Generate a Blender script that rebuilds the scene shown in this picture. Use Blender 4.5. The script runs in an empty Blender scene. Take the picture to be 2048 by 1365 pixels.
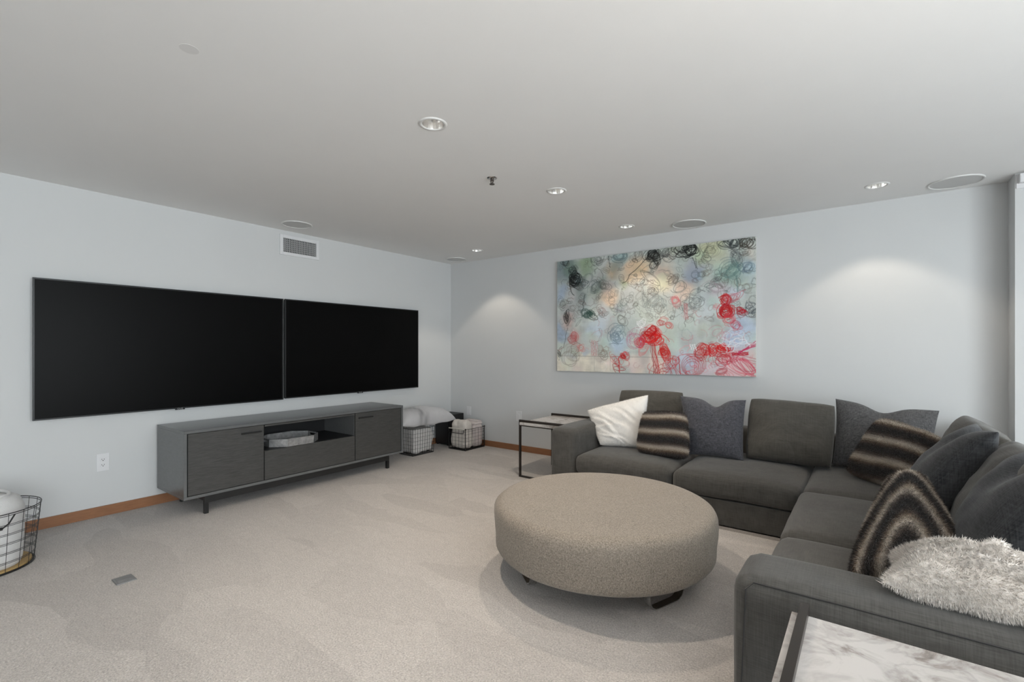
import bpy, bmesh, math, random
import numpy as np
from mathutils import Vector, Matrix, noise
from mathutils.geometry import tessellate_polygon

random.seed(7); RNG = np.random.default_rng(7)
S = bpy.context.scene
COL = S.collection
PI = math.pi

# ------------------------------------------------------------------ camera
cam_d = bpy.data.cameras.new('camera'); cam = bpy.data.objects.new('camera', cam_d); COL.objects.link(cam)
cam_d.sensor_width = 36.0; cam_d.sensor_fit = 'HORIZONTAL'
cam_d.lens = 950.09 / 2048 * 36
cam_d.shift_y = (699.27 - 682.5) / 2048
cam_d.clip_start = 0.02
cam.location = (4.743, -4.894, 1.290)
cam.rotation_euler = (PI / 2, 0, math.radians(36.761))
S.camera = cam

# ------------------------------------------------------------------ sky + exposure
W = bpy.data.worlds.new('sky'); S.world = W; W.use_nodes = True
wn = W.node_tree.nodes; wl = W.node_tree.links
bg = wn['Background']
bg.inputs[0].default_value = (0.96, 0.977, 1.0, 1); bg.inputs[1].default_value = 11.3
vs = S.view_settings
vs.view_transform = 'Standard'; vs.look = 'None'; vs.gamma = 1.0; vs.use_curve_mapping = False
vs.exposure = 0.12
DOWNLIGHT_W = [80.0, 60.0, 13.0, 18.0, 14.0]
TORCHIERE_W = 74.0
ROOM_Y = -8.2; WALL_R = 5.56; ROOM_R = 7.9; BAY_Y = -0.2; H = 2.5      # the room widens to the right past x = WALL_R
def portal(name, loc, rot, sx, sy):
    l = bpy.data.lights.new(name, 'AREA'); l.shape = 'RECTANGLE'; l.size = sx; l.size_y = sy
    l.cycles.is_portal = True
    o = bpy.data.objects.new(name, l); COL.objects.link(o); o.location = loc; o.rotation_euler = rot
WIN = [(-4.9, -2.3), (-7.9, -5.3)]             # window openings in the right wall, by y
WZ0, WZ1 = 0.30, 2.34
for i, (a, b) in enumerate(WIN):
    portal('window_portal', (ROOM_R + 0.13, (a + b) / 2, (WZ0 + WZ1) / 2), (0, PI / 2, 0), WZ1 - WZ0, b - a)

# ------------------------------------------------------------------ helpers: materials
def lin(c):
    return tuple(((v / 255) / 12.92 if v / 255 <= 0.04045 else ((v / 255 + 0.055) / 1.055) ** 2.4) for v in c)
MATS = {}
def mat(name, col, rough=0.6, metal=0.0, spec=0.5, var=0.0, vscale=8.0, bump=0.0, bscale=200.0, stretch=None,
        emit=0.0, attr=None, sheen=0.0, obj=True, detail=4.0):
    m = bpy.data.materials.new(name); m.use_nodes = True
    nt = m.node_tree; N = nt.nodes; L = nt.links; b = N['Principled BSDF']
    b.inputs['Roughness'].default_value = rough; b.inputs['Metallic'].default_value = metal
    b.inputs['Specular IOR Level'].default_value = spec
    if sheen: b.inputs['Sheen Weight'].default_value = sheen; b.inputs['Sheen Roughness'].default_value = 0.6
    tc = N.new('ShaderNodeTexCoord'); mp = N.new('ShaderNodeMapping'); L.new(tc.outputs['Object'], mp.inputs[0])
    if stretch: mp.inputs['Scale'].default_value = stretch
    src = None
    if attr:
        a = N.new('ShaderNodeAttribute'); a.attribute_name = attr; src = a.outputs['Color']
    if var > 0:
        n = N.new('ShaderNodeTexNoise'); n.inputs['Scale'].default_value = vscale; n.inputs['Detail'].default_value = detail
        n.inputs['Roughness'].default_value = 0.65
        L.new(mp.outputs[0], n.inputs['Vector'])
        mr = N.new('ShaderNodeMapRange'); mr.inputs[1].default_value = 0.25; mr.inputs[2].default_value = 0.75
        mr.inputs[3].default_value = 1 - var; mr.inputs[4].default_value = 1 + var
        L.new(n.outputs[0], mr.inputs[0])
        mx = N.new('ShaderNodeMix'); mx.data_type = 'RGBA'; mx.blend_type = 'MULTIPLY'; mx.inputs[0].default_value = 1.0
        mx.clamp_result = False
        if src: L.new(src, mx.inputs[6])
        else: mx.inputs[6].default_value = (*col, 1)
        L.new(mr.outputs[0], mx.inputs[7]); src = mx.outputs[2]
    if src: L.new(src, b.inputs['Base Color'])
    else: b.inputs['Base Color'].default_value = (*col, 1)
    if bump > 0:
        n2 = N.new('ShaderNodeTexNoise'); n2.inputs['Scale'].default_value = bscale; n2.inputs['Detail'].default_value = 3
        L.new(mp.outputs[0], n2.inputs['Vector'])
        bp = N.new('ShaderNodeBump'); bp.inputs['Strength'].default_value = bump; bp.inputs['Distance'].default_value = 0.004
        L.new(n2.outputs[0], bp.inputs['Height']); L.new(bp.outputs[0], b.inputs['Normal'])
    if emit > 0:
        b.inputs['Emission Color'].default_value = (*col, 1); b.inputs['Emission Strength'].default_value = emit
    MATS[name] = m
    return m

def carpet_mat():
    m = bpy.data.materials.new('carpet'); m.use_nodes = True
    nt = m.node_tree; N = nt.nodes; L = nt.links; b = N['Principled BSDF']
    b.inputs['Roughness'].default_value = 0.95; b.inputs['Specular IOR Level'].default_value = 0.1
    b.inputs['Sheen Weight'].default_value = 0.15
    tc = N.new('ShaderNodeTexCoord')
    def noise_n(scale, detail, rough=0.5, vec=None, dist=0.0):
        n = N.new('ShaderNodeTexNoise'); n.inputs['Scale'].default_value = scale; n.inputs['Detail'].default_value = detail
        n.inputs['Roughness'].default_value = rough; n.inputs['Distortion'].default_value = dist
        L.new(vec or tc.outputs['Object'], n.inputs['Vector']); return n
    def rng(sock, a, b2, c, d):
        r = N.new('ShaderNodeMapRange'); r.inputs[1].default_value = a; r.inputs[2].default_value = b2
        r.inputs[3].default_value = c; r.inputs[4].default_value = d; L.new(sock, r.inputs[0]); return r.outputs[0]
    def mul(a, b2):
        x = N.new('ShaderNodeMath'); x.operation = 'MULTIPLY'; L.new(a, x.inputs[0]); L.new(b2, x.inputs[1]); return x.outputs[0]
    # vacuum strokes: warped cells with a different nap
    warp = noise_n(1.3, 2)
    mixv = N.new('ShaderNodeMix'); mixv.data_type = 'RGBA'; mixv.blend_type = 'ADD'; mixv.inputs[0].default_value = 0.45
    L.new(tc.outputs['Object'], mixv.inputs[6]); L.new(warp.outputs['Color'], mixv.inputs[7])
    mp = N.new('ShaderNodeMapping'); mp.inputs['Rotation'].default_value = (0, 0, 0.35); mp.inputs['Scale'].default_value = (1.1, 3.4, 1)
    L.new(mixv.outputs[2], mp.inputs[0])
    vo = N.new('ShaderNodeTexVoronoi'); vo.inputs['Scale'].default_value = 1.5; L.new(mp.outputs[0], vo.inputs['Vector'])
    sep = N.new('ShaderNodeSeparateColor'); L.new(vo.outputs['Color'], sep.inputs[0])
    nap = rng(sep.outputs[0], 0, 1, 0.92, 1.05)
    big = rng(noise_n(1.1, 3, 0.6).outputs[0], 0.3, 0.7, 0.96, 1.04)
    mid = rng(noise_n(22, 4, 0.7).outputs[0], 0.3, 0.7, 0.93, 1.06)
    tuft = noise_n(130, 3, 0.7); tf = rng(tuft.outputs[0], 0.3, 0.7, 0.66, 1.26)
    f = mul(mul(nap, big), mul(mid, tf))
    mx = N.new('ShaderNodeMix'); mx.data_type = 'RGBA'; mx.blend_type = 'MULTIPLY'; mx.inputs[0].default_value = 1; mx.clamp_result = False
    mx.inputs[6].default_value = (0.55, 0.513, 0.485, 1); L.new(f, mx.inputs[7]); L.new(mx.outputs[2], b.inputs['Base Color'])
    bp = N.new('ShaderNodeBump'); bp.inputs['Strength'].default_value = 1.0; bp.inputs['Distance'].default_value = 0.008
    t2 = noise_n(110, 3, 0.7); L.new(t2.outputs[0], bp.inputs['Height'])
    bp2 = N.new('ShaderNodeBump'); bp2.inputs['Strength'].default_value = 0.5; bp2.inputs['Distance'].default_value = 0.012
    t3 = noise_n(28, 3, 0.6); L.new(t3.outputs[0], bp2.inputs['Height']); L.new(bp.outputs[0], bp2.inputs['Normal'])
    L.new(bp2.outputs[0], b.inputs['Normal'])
    MATS['carpet'] = m; return m

def weave_mat(name, c1, c2, scale, bump=0.35, rough=0.9, swirl=0.1, k=0.06):
    """woven cloth: crossed fine wave bands with slubs"""
    m = bpy.data.materials.new(name); m.use_nodes = True
    nt = m.node_tree; N = nt.nodes; L = nt.links; b = N['Principled BSDF']
    b.inputs['Roughness'].default_value = rough; b.inputs['Specular IOR Level'].default_value = 0.15
    b.inputs['Sheen Weight'].default_value = 0.2; b.inputs['Sheen Roughness'].default_value = 0.5
    tc = N.new('ShaderNodeTexCoord')
    outs = []
    for _q, st in enumerate(((scale, scale * k, scale * k), (scale * k, scale, scale * k), (scale * k, scale * k, scale))):
        mp = N.new('ShaderNodeMapping'); mp.inputs['Scale'].default_value = st; L.new(tc.outputs['Object'], mp.inputs[0])
        n = N.new('ShaderNodeTexNoise'); n.inputs['Scale'].default_value = 1.0; n.inputs['Detail'].default_value = 2.5
        L.new(mp.outputs[0], n.inputs['Vector']); outs.append(n.outputs[0])
    a1 = N.new('ShaderNodeMath'); a1.operation = 'ADD'; L.new(outs[0], a1.inputs[0]); L.new(outs[1], a1.inputs[1])
    a2 = N.new('ShaderNodeMath'); a2.operation = 'ADD'; L.new(a1.outputs[0], a2.inputs[0]); L.new(outs[2], a2.inputs[1])
    mr = N.new('ShaderNodeMapRange'); mr.inputs[1].default_value = 1.1; mr.inputs[2].default_value = 1.9
    L.new(a2.outputs[0], mr.inputs[0])
    mx = N.new('ShaderNodeMix'); mx.data_type = 'RGBA'; mx.inputs[6].default_value = (*c1, 1); mx.inputs[7].default_value = (*c2, 1)
    L.new(mr.outputs[0], mx.inputs[0])
    big = N.new('ShaderNodeTexNoise'); big.inputs['Scale'].default_value = 5; big.inputs['Detail'].default_value = 3; L.new(tc.outputs['Object'], big.inputs['Vector'])
    br = N.new('ShaderNodeMapRange'); br.inputs[1].default_value = 0.3; br.inputs[2].default_value = 0.7; br.inputs[3].default_value = 1 - swirl; br.inputs[4].default_value = 1 + swirl
    L.new(big.outputs[0], br.inputs[0])
    m2 = N.new('ShaderNodeMix'); m2.data_type = 'RGBA'; m2.blend_type = 'MULTIPLY'; m2.inputs[0].default_value = 1; m2.clamp_result = False
    L.new(mx.outputs[2], m2.inputs[6]); L.new(br.outputs[0], m2.inputs[7]); L.new(m2.outputs[2], b.inputs['Base Color'])
    bp = N.new('ShaderNodeBump'); bp.inputs['Strength'].default_value = bump; bp.inputs['Distance'].default_value = 0.002
    L.new(a2.outputs[0], bp.inputs['Height']); L.new(bp.outputs[0], b.inputs['Normal'])
    MATS[name] = m; return m

def marble_mat():
    m = bpy.data.materials.new('marble'); m.use_nodes = True
    nt = m.node_tree; N = nt.nodes; L = nt.links; b = N['Principled BSDF']
    b.inputs['Roughness'].default_value = 0.22
    tc = N.new('ShaderNodeTexCoord')
    n1 = N.new('ShaderNodeTexNoise'); n1.inputs['Scale'].default_value = 8.0; n1.inputs['Detail'].default_value = 7; n1.inputs['Roughness'].default_value = 0.62; n1.inputs['Distortion'].default_value = 1.4
    L.new(tc.outputs['Object'], n1.inputs['Vector'])
    cr = N.new('ShaderNodeValToRGB'); e = cr.color_ramp.elements
    e[0].position = 0.28; e[0].color = (0.22, 0.19, 0.175, 1); e[1].position = 0.52; e[1].color = (0.52, 0.495, 0.475, 1)
    x = e.new(0.36); x.color = (0.31, 0.28, 0.26, 1); x = e.new(0.43); x.color = (0.44, 0.415, 0.395, 1)
    L.new(n1.outputs[0], cr.inputs[0])
    n2 = N.new('ShaderNodeTexNoise'); n2.inputs['Scale'].default_value = 3.0; n2.inputs['Detail'].default_value = 6; n2.inputs['Distortion'].default_value = 2.5
    L.new(tc.outputs['Object'], n2.inputs['Vector'])
    c2 = N.new('ShaderNodeValToRGB'); e = c2.color_ramp.elements
    e[0].position = 0.44; e[0].color = (1, 1, 1, 1); e[1].position = 0.56; e[1].color = (1, 1, 1, 1)
    x = e.new(0.50); x.color = (0.78, 0.77, 0.77, 1)
    L.new(n2.outputs[0], c2.inputs[0])
    mx = N.new('ShaderNodeMix'); mx.data_type = 'RGBA'; mx.blend_type = 'MULTIPLY'; mx.inputs[0].default_value = 0.8
    L.new(cr.outputs[0], mx.inputs[6]); L.new(c2.outputs[0], mx.inputs[7]); L.new(mx.outputs[2], b.inputs['Base Color'])
    MATS['marble'] = m; return m

mat('wall_paint', (0.64, 0.648, 0.648), 0.85, spec=0.2, var=0.012, vscale=2.0, bump=0.05, bscale=350)
mat('ceiling_paint', (0.83, 0.825, 0.815), 0.9, spec=0.15, var=0.012, vscale=1.5)
carpet_mat()
mat('patch_paint', (0.74, 0.735, 0.725), 0.9, spec=0.1, var=0.01)
mat('base_wood', lin((146, 102, 72)), 0.38, var=0.16, vscale=9, stretch=(1, 1, 9), spec=0.4)
mat('window_white', (0.72, 0.73, 0.74), 0.5)
mat('console_wood_front', lin((68, 67, 65)), 0.5, var=0.42, vscale=10, stretch=(6, 1.2, 22), bump=0.25, bscale=14, spec=0.4, detail=6)  # wood grain; base tone darkened to stand in for weaker light on the front
mat('console_wood', lin((100, 101, 101)), 0.26, var=0.07, vscale=7, stretch=(4, 1, 9), spec=0.5)  # base tone lightened so the console top looks lit from above
mat('console_dark', (0.012, 0.012, 0.013), 0.5, var=0.1)
mat('black_metal', (0.012, 0.012, 0.012), 0.42, metal=0.0, spec=0.5, var=0.1)
mat('bronze_metal', (0.030, 0.024, 0.020), 0.35, metal=0.3, var=0.1)
mat('screen', (0.0012, 0.0012, 0.0013), 0.38, spec=0.10, var=0.02)
mat('bezel', (0.012, 0.013, 0.014), 0.35, spec=0.4, var=0.05)
mat('chrome', (0.55, 0.54, 0.53), 0.12, metal=1.0, var=0.02)
mat('silver_leaf', (0.42, 0.42, 0.42), 0.38, metal=0.7, var=0.35, vscale=28, bump=0.2, bscale=60)
mat('white_plastic', (0.74, 0.74, 0.75), 0.4, var=0.01)
mat('slot_dark', (0.02, 0.02, 0.02), 0.6, var=0.05)
mat('grille_grey', (0.60, 0.60, 0.592), 0.85, var=0.03, vscale=300, bump=0.1, bscale=900)
mat('trim_white', (0.72, 0.715, 0.70), 0.5, var=0.01)
mat('vent_slat', (0.36, 0.36, 0.36), 0.5, var=0.03)
mat('reflector', (0.88, 0.87, 0.85), 0.24, metal=1.0, var=0.02)
mat('lamp_glow', (1.0, 0.93, 0.84), 0.5, emit=12.0)
mat('floor_plate', (0.24, 0.24, 0.24), 0.45, metal=0.3, var=0.08)
mat('brass_dark', (0.10, 0.085, 0.075), 0.35, metal=0.8, var=0.1)
mat('speaker_box', (0.012, 0.012, 0.013), 0.45, var=0.15, vscale=30)
weave_mat('sofa_fabric', (0.048, 0.046, 0.042), (0.080, 0.077, 0.071), 260, swirl=0.06)
weave_mat('sofa_cushion_fabric', (0.066, 0.062, 0.054), (0.098, 0.092, 0.081), 220, swirl=0.06)
weave_mat('linen_blue', (0.034, 0.035, 0.043), (0.108, 0.110, 0.126), 330, swirl=0.06, k=0.14)
weave_mat('linen_grey', (0.045, 0.044, 0.046), (0.150, 0.148, 0.150), 330, swirl=0.06, k=0.14)
weave_mat('linen_charcoal', (0.016, 0.017, 0.019), (0.056, 0.058, 0.062), 300, swirl=0.12)
weave_mat('ottoman_tweed', (0.135, 0.114, 0.092), (0.335, 0.288, 0.238), 300, bump=0.7, swirl=0.03, k=0.45)
mat('fur', (0.1, 0.1, 0.1), 0.75, attr='Col', var=0.18, vscale=120, sheen=0.25, spec=0.25)
mat('fur_white', (0.82, 0.80, 0.77), 0.9, var=0.05, vscale=30, sheen=0.2, spec=0.1)
mat('fur_cream', (0.69, 0.645, 0.60), 0.9, var=0.07, vscale=14, sheen=0.2, spec=0.1)
mat('towel_white', (0.70, 0.69, 0.68), 0.95, var=0.05, vscale=20, bump=0.6, bscale=240, sheen=0.2, spec=0.1)
mat('blanket_cream', (0.68, 0.63, 0.58), 0.95, var=0.05, vscale=20, bump=0.5, bscale=180, spec=0.1)
mat('blanket_pink', (0.64, 0.57, 0.55), 0.95, var=0.05, vscale=20, bump=0.5, bscale=180, spec=0.1)
mat('plush_grey', (0.60, 0.58, 0.56), 0.95, var=0.10, vscale=26, bump=0.8, bscale=90, spec=0.1)
mat('satin_pillow', (0.56, 0.55, 0.56), 0.5, attr='Col', var=0.05, vscale=10, sheen=0.3, spec=0.3)
mat('ply_base', lin((180, 150, 100)), 0.6, var=0.1, vscale=30, stretch=(1, 6, 1))
mat('rope_white', (0.66, 0.62, 0.56), 0.8, var=0.1, vscale=200)
mat('canvas_paint', (0.5, 0.5, 0.5), 0.55, attr='Col', var=0.05, vscale=90, bump=0.15, bscale=160, spec=0.3)
mat('canvas_edge', (0.68, 0.67, 0.64), 0.7, var=0.05, vscale=40)
mat('logo_silver', (0.6, 0.6, 0.6), 0.3, metal=0.6, var=0.02)
marble_mat()
def glass_mat():
    m = bpy.data.materials.new('glass'); m.use_nodes = True
    N = m.node_tree.nodes; L = m.node_tree.links; out = N['Material Output']
    t = N.new('ShaderNodeBsdfTransparent'); t.inputs[0].default_value = (0.93, 0.96, 0.97, 1)
    g = N.new('ShaderNodeBsdfGlossy'); g.inputs['Roughness'].default_value = 0.02
    mx = N.new('ShaderNodeMixShader'); mx.inputs[0].default_value = 0.06
    L.new(t.outputs[0], mx.inputs[1]); L.new(g.outputs[0], mx.inputs[2]); L.new(mx.outputs[0], out.inputs[0])
    MATS['glass'] = m
glass_mat()

# ------------------------------------------------------------------ helpers: objects
ORG = {}
def thing(name, label, cat, loc, group=None):
    o = bpy.data.objects.new(name, None); COL.objects.link(o)
    o.empty_display_size = 0.05; o.location = loc
    o['label'] = label; o['category'] = cat
    if group: o['group'] = group
    ORG[o] = Vector(loc); return o
def mk(name, geo, material, parent=None, smooth=False, kind=None, label=None, cat=None, group=None, bevel=0.0, col=None, auto=None):
    """one mesh object; geometry given in world coordinates"""
    V, F = geo
    V = np.asarray(V, dtype=float).reshape(-1, 3)
    if parent is not None: org = ORG[parent]
    else: org = Vector(((V[:, 0].min() + V[:, 0].max()) / 2, (V[:, 1].min() + V[:, 1].max()) / 2, V[:, 2].min()))
    me = bpy.data.meshes.new(name)
    me.from_pydata((V - np.array(org)).tolist(), [], [list(map(int, f)) for f in F] if not isinstance(F, np.ndarray) else F.tolist())
    if col is not None:
        a = me.color_attributes.new('Col', 'FLOAT_COLOR', 'POINT')
        c4 = np.ones((len(V), 4), np.float32); c4[:, :3] = col
        a.data.foreach_set('color', c4.ravel())
    if smooth:
        me.polygons.foreach_set('use_smooth', [True] * len(me.polygons))
        if auto: me.set_sharp_from_angle(angle=math.radians(auto))
    o = bpy.data.objects.new(name, me); COL.objects.link(o)
    me.materials.append(MATS[material])
    if parent is not None: o.parent = parent
    else: o.location = org
    ORG[o] = org
    if bevel > 0:
        md = o.modifiers.new('bevel', 'BEVEL'); md.width = bevel; md.segments = 2; md.limit_method = 'ANGLE'
    if kind: o['kind'] = kind
    if label: o['label'] = label
    if cat: o['category'] = cat
    if group: o['group'] = group
    return o
def copy_tree(o, loc, label=None, parent=None):
    c = o.copy(); COL.objects.link(c)
    if parent is None: c.location = loc
    else: c.parent = parent
    if label: c['label'] = label
    for ch in [x for x in bpy.data.objects if x.parent == o]:
        copy_tree(ch, None, None, c)
    return c
def join(*gs):
    V = []; F = []
    for v, f in gs:
        k = len(V); V.extend([tuple(p) for p in v]); F.extend([tuple(i + k for i in q) for q in f])
    return V, F
def box(x0, x1, y0, y1, z0, z1):
    V = [(x, y, z) for z in (z0, z1) for y in (y0, y1) for x in (x0, x1)]
    F = [(0, 2, 3, 1), (4, 5, 7, 6), (0, 1, 5, 4), (2, 6, 7, 3), (0, 4, 6, 2), (1, 3, 7, 5)]
    return V, F
def tube(pts, r, n=6, closed=False):
    pts = [Vector(p) for p in pts]; m = len(pts); V = []; F = []
    up = None
    for i, p in enumerate(pts):
        if closed: d = pts[(i + 1) % m] - pts[i - 1]
        else: d = pts[min(i + 1, m - 1)] - pts[max(i - 1, 0)]
        d.normalize()
        if up is None:
            up = Vector((0, 0, 1)) if abs(d.z) < 0.9 else Vector((1, 0, 0))
        a = d.cross(up)
        if a.length < 1e-4: a = d.cross(Vector((0.3, 0.9, 0.2)))
        a.normalize(); b = a.cross(d).normalized(); up = b
        for k in range(n):
            t = 2 * PI * k / n + PI / n
            V.append(tuple(p + a * (r * math.cos(t)) + b * (r * math.sin(t))))
    for i in range(m if closed else m - 1):
        j = (i + 1) % m
        for k in range(n):
            F.append((i * n + k, i * n + (k + 1) % n, j * n + (k + 1) % n, j * n + k))
    if not closed:
        F.append(tuple(range(n))[::-1]); F.append(tuple((m - 1) * n + k for k in range(n)))
    return V, F
def lathe(prof, c, n=32, cap0=False, cap1=False):
    """prof = (r, z) list around the vertical axis at c"""
    V = []; F = []
    for r, z in prof:
        for k in range(n):
            t = 2 * PI * k / n; V.append((c[0] + r * math.cos(t), c[1] + r * math.sin(t), c[2] + z))
    for i in range(len(prof) - 1):
        for k in range(n):
            F.append((i * n + k, i * n + (k + 1) % n, (i + 1) * n + (k + 1) % n, (i + 1) * n + k))
    if cap0: F.append(tuple(range(n))[::-1])
    if cap1: F.append(tuple((len(prof) - 1) * n + k for k in range(n)))
    return V, F
def cushion(x0, x1, y0, y1, z0, z1, r=0.05, crown=0.03, n=12, nz=0.004, seed=0, crown_b=0.0, side=0.0):
    """soft upholstered block: rounded box with crowned top, from a subdivided cube"""
    cx, cy, cz = (x0 + x1) / 2, (y0 + y1) / 2, (z0 + z1) / 2
    hx, hy, hz = (x1 - x0) / 2, (y1 - y0) / 2, (z1 - z0) / 2
    bm = bmesh.new(); bmesh.ops.create_cube(bm, size=2.0)
    bmesh.ops.subdivide_edges(bm, edges=bm.edges[:], cuts=n, use_grid_fill=True)
    bm.verts.ensure_lookup_table()
    V = []
    for v in bm.verts:
        p = [math.sin(c * PI / 2) * 0.35 + c * 0.65 for c in v.co]
        P = Vector((p[0] * hx, p[1] * hy, p[2] * hz))
        rr = min(r, hx, hy, hz)
        inner = Vector((max(-(hx - rr), min(hx - rr, P.x)), max(-(hy - rr), min(hy - rr, P.y)), max(-(hz - rr), min(hz - rr, P.z))))
        d = P - inner
        if d.length > 1e-6: P = inner + d.normalized() * rr
        u, w, t = P.x / hx, P.y / hy, P.z / hz
        k = max(0, 1 - u ** 4) * max(0, 1 - w ** 4)
        if P.z > 0: P.z += crown * k * (P.z / hz)
        else: P.z += crown_b * k * (P.z / hz)
        P.x += side * (u if abs(u) > 0.3 else 0) * (1 - t * t) * (1 - w ** 4)
        P.y += side * (w if abs(w) > 0.3 else 0) * (1 - t * t) * (1 - u ** 4)
        if nz:
            q = Vector((P.x + cx, P.y + cy, P.z + cz)) * 5.0 + Vector((seed * 3.1, seed * 1.7, 0))
            P += Vector((noise.noise(q), noise.noise(q + Vector((9, 0, 0))), noise.noise(q + Vector((0, 9, 0))))) * nz
        V.append((cx + P.x, cy + P.y, cz + P.z))
    F = [tuple(v.index for v in f.verts) for f in bm.faces]
    bm.free()
    return V, F
CREASES = [(-0.75, -0.05, 0.10, 1.0, -0.1), (-0.65, -0.42, 0.08, 0.8, 0.1), (-0.85, 0.30, 0.09, 0.9, -0.2), (-0.55, 0.55, 0.06, 0.7, 0.15), (-0.5, 0.72, 0.05, 0.7, 0.2), (-0.2, 0.15, 0.09, 0.6, -0.5), (-1.0, -0.7, 0.09, 0.6, 0.2)]
def pillow(c, th, n=34, pinch=0.05, chop=0.0, s0=0.0, chopw=0.34, nz=0.008, seed=0, nscale=5.0, folds=0.0, zmin=None, pw=0.5, bend=0.0, back=1.0, rc=0.0):
    """soft cushion from four world corners TL, TR, BR, BL with bulge; returns geo, (s,t) per vertex"""
    TL, TR, BR, BL = [Vector(p) for p in c]
    nrm = ((TR - BL).cross(TL - BR)).normalized()
    camv = Vector((4.743, -4.894, 1.29)) - (TL + TR + BR + BL) / 4
    if nrm.dot(camv) < 0: nrm.negate()
    up = ((TL + TR) / 2 - (BL + BR) / 2)
    V = []; ST = []; idx = {}
    def put(side, i, j):
        a = -1 + 2 * i / n; b = -1 + 2 * j / n
        s = math.sin(a * PI / 2); t = math.sin(b * PI / 2)
        edge = i in (0, n) or j in (0, n)
        if edge and (0, i, j) in idx: return idx[(0, i, j)]
        if (side, i, j) in idx: return idx[(side, i, j)]
        s2 = s * (1 - pinch * (1 - t * t)); t2 = t * (1 - pinch * (1 - s * s))
        if rc: k_ = 1 - rc * (s * s * t * t) ** 1.5; s2 *= k_; t2 *= k_
        if chop: t2 -= chop * math.exp(-((s - s0) / chopw) ** 2) * max(0.0, (t + 0.35) / 1.35) ** 1.5
        u, v = (s2 + 1) / 2, (t2 + 1) / 2
        P = BL * (1 - u) * (1 - v) + BR * u * (1 - v) + TR * u * v + TL * (1 - u) * v
        h = th / 2 * (max(0, (1 - abs(s) ** 2.4)) * max(0, (1 - abs(t) ** 2.4))) ** pw
        if chop: h *= 1 - 0.35 * math.exp(-((s - s0) / (chopw * 0.8)) ** 2) * max(0, t)
        sg = 1 if side == 0 else -back
        q = P * nscale + Vector((seed * 2.3, seed * 5.1, seed))
        w = noise.noise(q) * nz * 1.6 + noise.noise(q * 2.3) * nz * 0.8
        if folds and h > 0:
            for (ca, cd, cw, ch, c0) in CREASES:
                dd = s * math.sin(ca) - t * math.cos(ca) - cd + 0.06 * math.sin(4 * (s * math.cos(ca) + t * math.sin(ca)) + cd * 9)
                al = s * math.cos(ca) + t * math.sin(ca)
                w += folds * ch * (math.exp(-((dd - cw * 0.9) / cw) ** 2) - math.exp(-(dd / cw) ** 2)) * math.exp(-((al - c0) / 0.55) ** 2) * min(1, h / (th * 0.2))
        P = P + nrm * (sg * h + (w if side == 0 else -w) * (0.3 + 0.7 * min(1, h / (th * 0.25 + 1e-6))) + bend * (1 - s * s))
        P = P + nrm * 0.0
        if zmin is not None and P.z < zmin: P.z = zmin + 0.002 * math.sin(s * 9)
        idx[(0 if edge else side, i, j)] = len(V); V.append(tuple(P)); ST.append((s, t)); return len(V) - 1
    F = []
    for side in (0, 1):
        for i in range(n):
            for j in range(n):
                f = (put(side, i, j), put(side, i + 1, j), put(side, i + 1, j + 1), put(side, i, j + 1))
                F.append(f if side == 0 else f[::-1])
    # face orientation towards the outside
    a, b, cc = [Vector(V[k]) for k in F[(n // 2) * n + n // 2][:3]]
    if (b - a).cross(cc - a).dot(nrm) < 0: F = [f[::-1] for f in F]
    return (V, F), np.array(ST)
def strands(geo, count, length, width, col=None, comb=(0, 0, -0.5), seed=1, jitter=0.5, mask=None):
    """short fur: thin tapering blades grown from a quad mesh"""
    V = np.array(geo[0]); F = np.array([f for f in geo[1] if len(f) == 4])
    r = np.random.default_rng(seed)
    a, b, c, d = (V[F[:, k]] for k in range(4))
    nn = np.cross(c - a, d - b); ar = np.linalg.norm(nn, axis=1); nn /= ar[:, None] + 1e-12
    if mask is not None: ar = ar * mask(((a + b + c + d) / 4), nn)
    pick = r.choice(len(F), size=count, p=ar / ar.sum())
    u = r.random(count)[:, None]; v = r.random(count)[:, None]
    f = F[pick]
    P = V[f[:, 0]] * (1 - u) * (1 - v) + V[f[:, 1]] * u * (1 - v) + V[f[:, 2]] * u * v + V[f[:, 3]] * (1 - u) * v
    N = nn[pick]
    D = N + np.array(comb) + r.normal(0, jitter, (count, 3)) * 0.6
    D /= np.linalg.norm(D, axis=1)[:, None]
    L = length * (0.6 + 0.7 * r.random(count))[:, None]
    sd = np.cross(D, r.normal(0, 1, (count, 3))); sd /= np.linalg.norm(sd, axis=1)[:, None] + 1e-9
    w = width * (0.7 + 0.6 * r.random(count))[:, None]
    VV = np.empty((count * 3, 3)); VV[0::3] = P - N * 0.002 + sd * w; VV[1::3] = P - N * 0.002 - sd * w; VV[2::3] = P + D * L
    FF = np.arange(count * 3).reshape(-1, 3)
    cc = None
    if col is not None:
        C = np.array(col); c0 = (C[f[:, 0]] + C[f[:, 1]] + C[f[:, 2]] + C[f[:, 3]]) / 4
        c0 = c0 * (0.75 + 0.5 * r.random((count, 1)))
        cc = np.repeat(c0, 3, axis=0); cc[2::3] *= 1.25
    return (VV, FF), cc

# ================================================================== THE ROOM
def struct(name, geo, m, **k): return mk(name, geo, m, kind='structure', **k)
fl = struct('floor', ([(0, ROOM_Y, 0), (ROOM_R, ROOM_Y, 0), (ROOM_R, BAY_Y, 0), (WALL_R, BAY_Y, 0), (WALL_R, 0, 0), (0, 0, 0)], [(0, 1, 2, 3, 4, 5)]), 'carpet')
struct('wall_left', box(-0.15, 0, ROOM_Y, 0.15, -0.05, H + 0.2), 'wall_paint')
struct('wall_back', join(box(0, WALL_R, 0, 0.15, -0.05, H + 0.2), box(WALL_R, ROOM_R + 0.2, BAY_Y, 0.15, -0.05, H + 0.2)), 'wall_paint')
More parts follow.
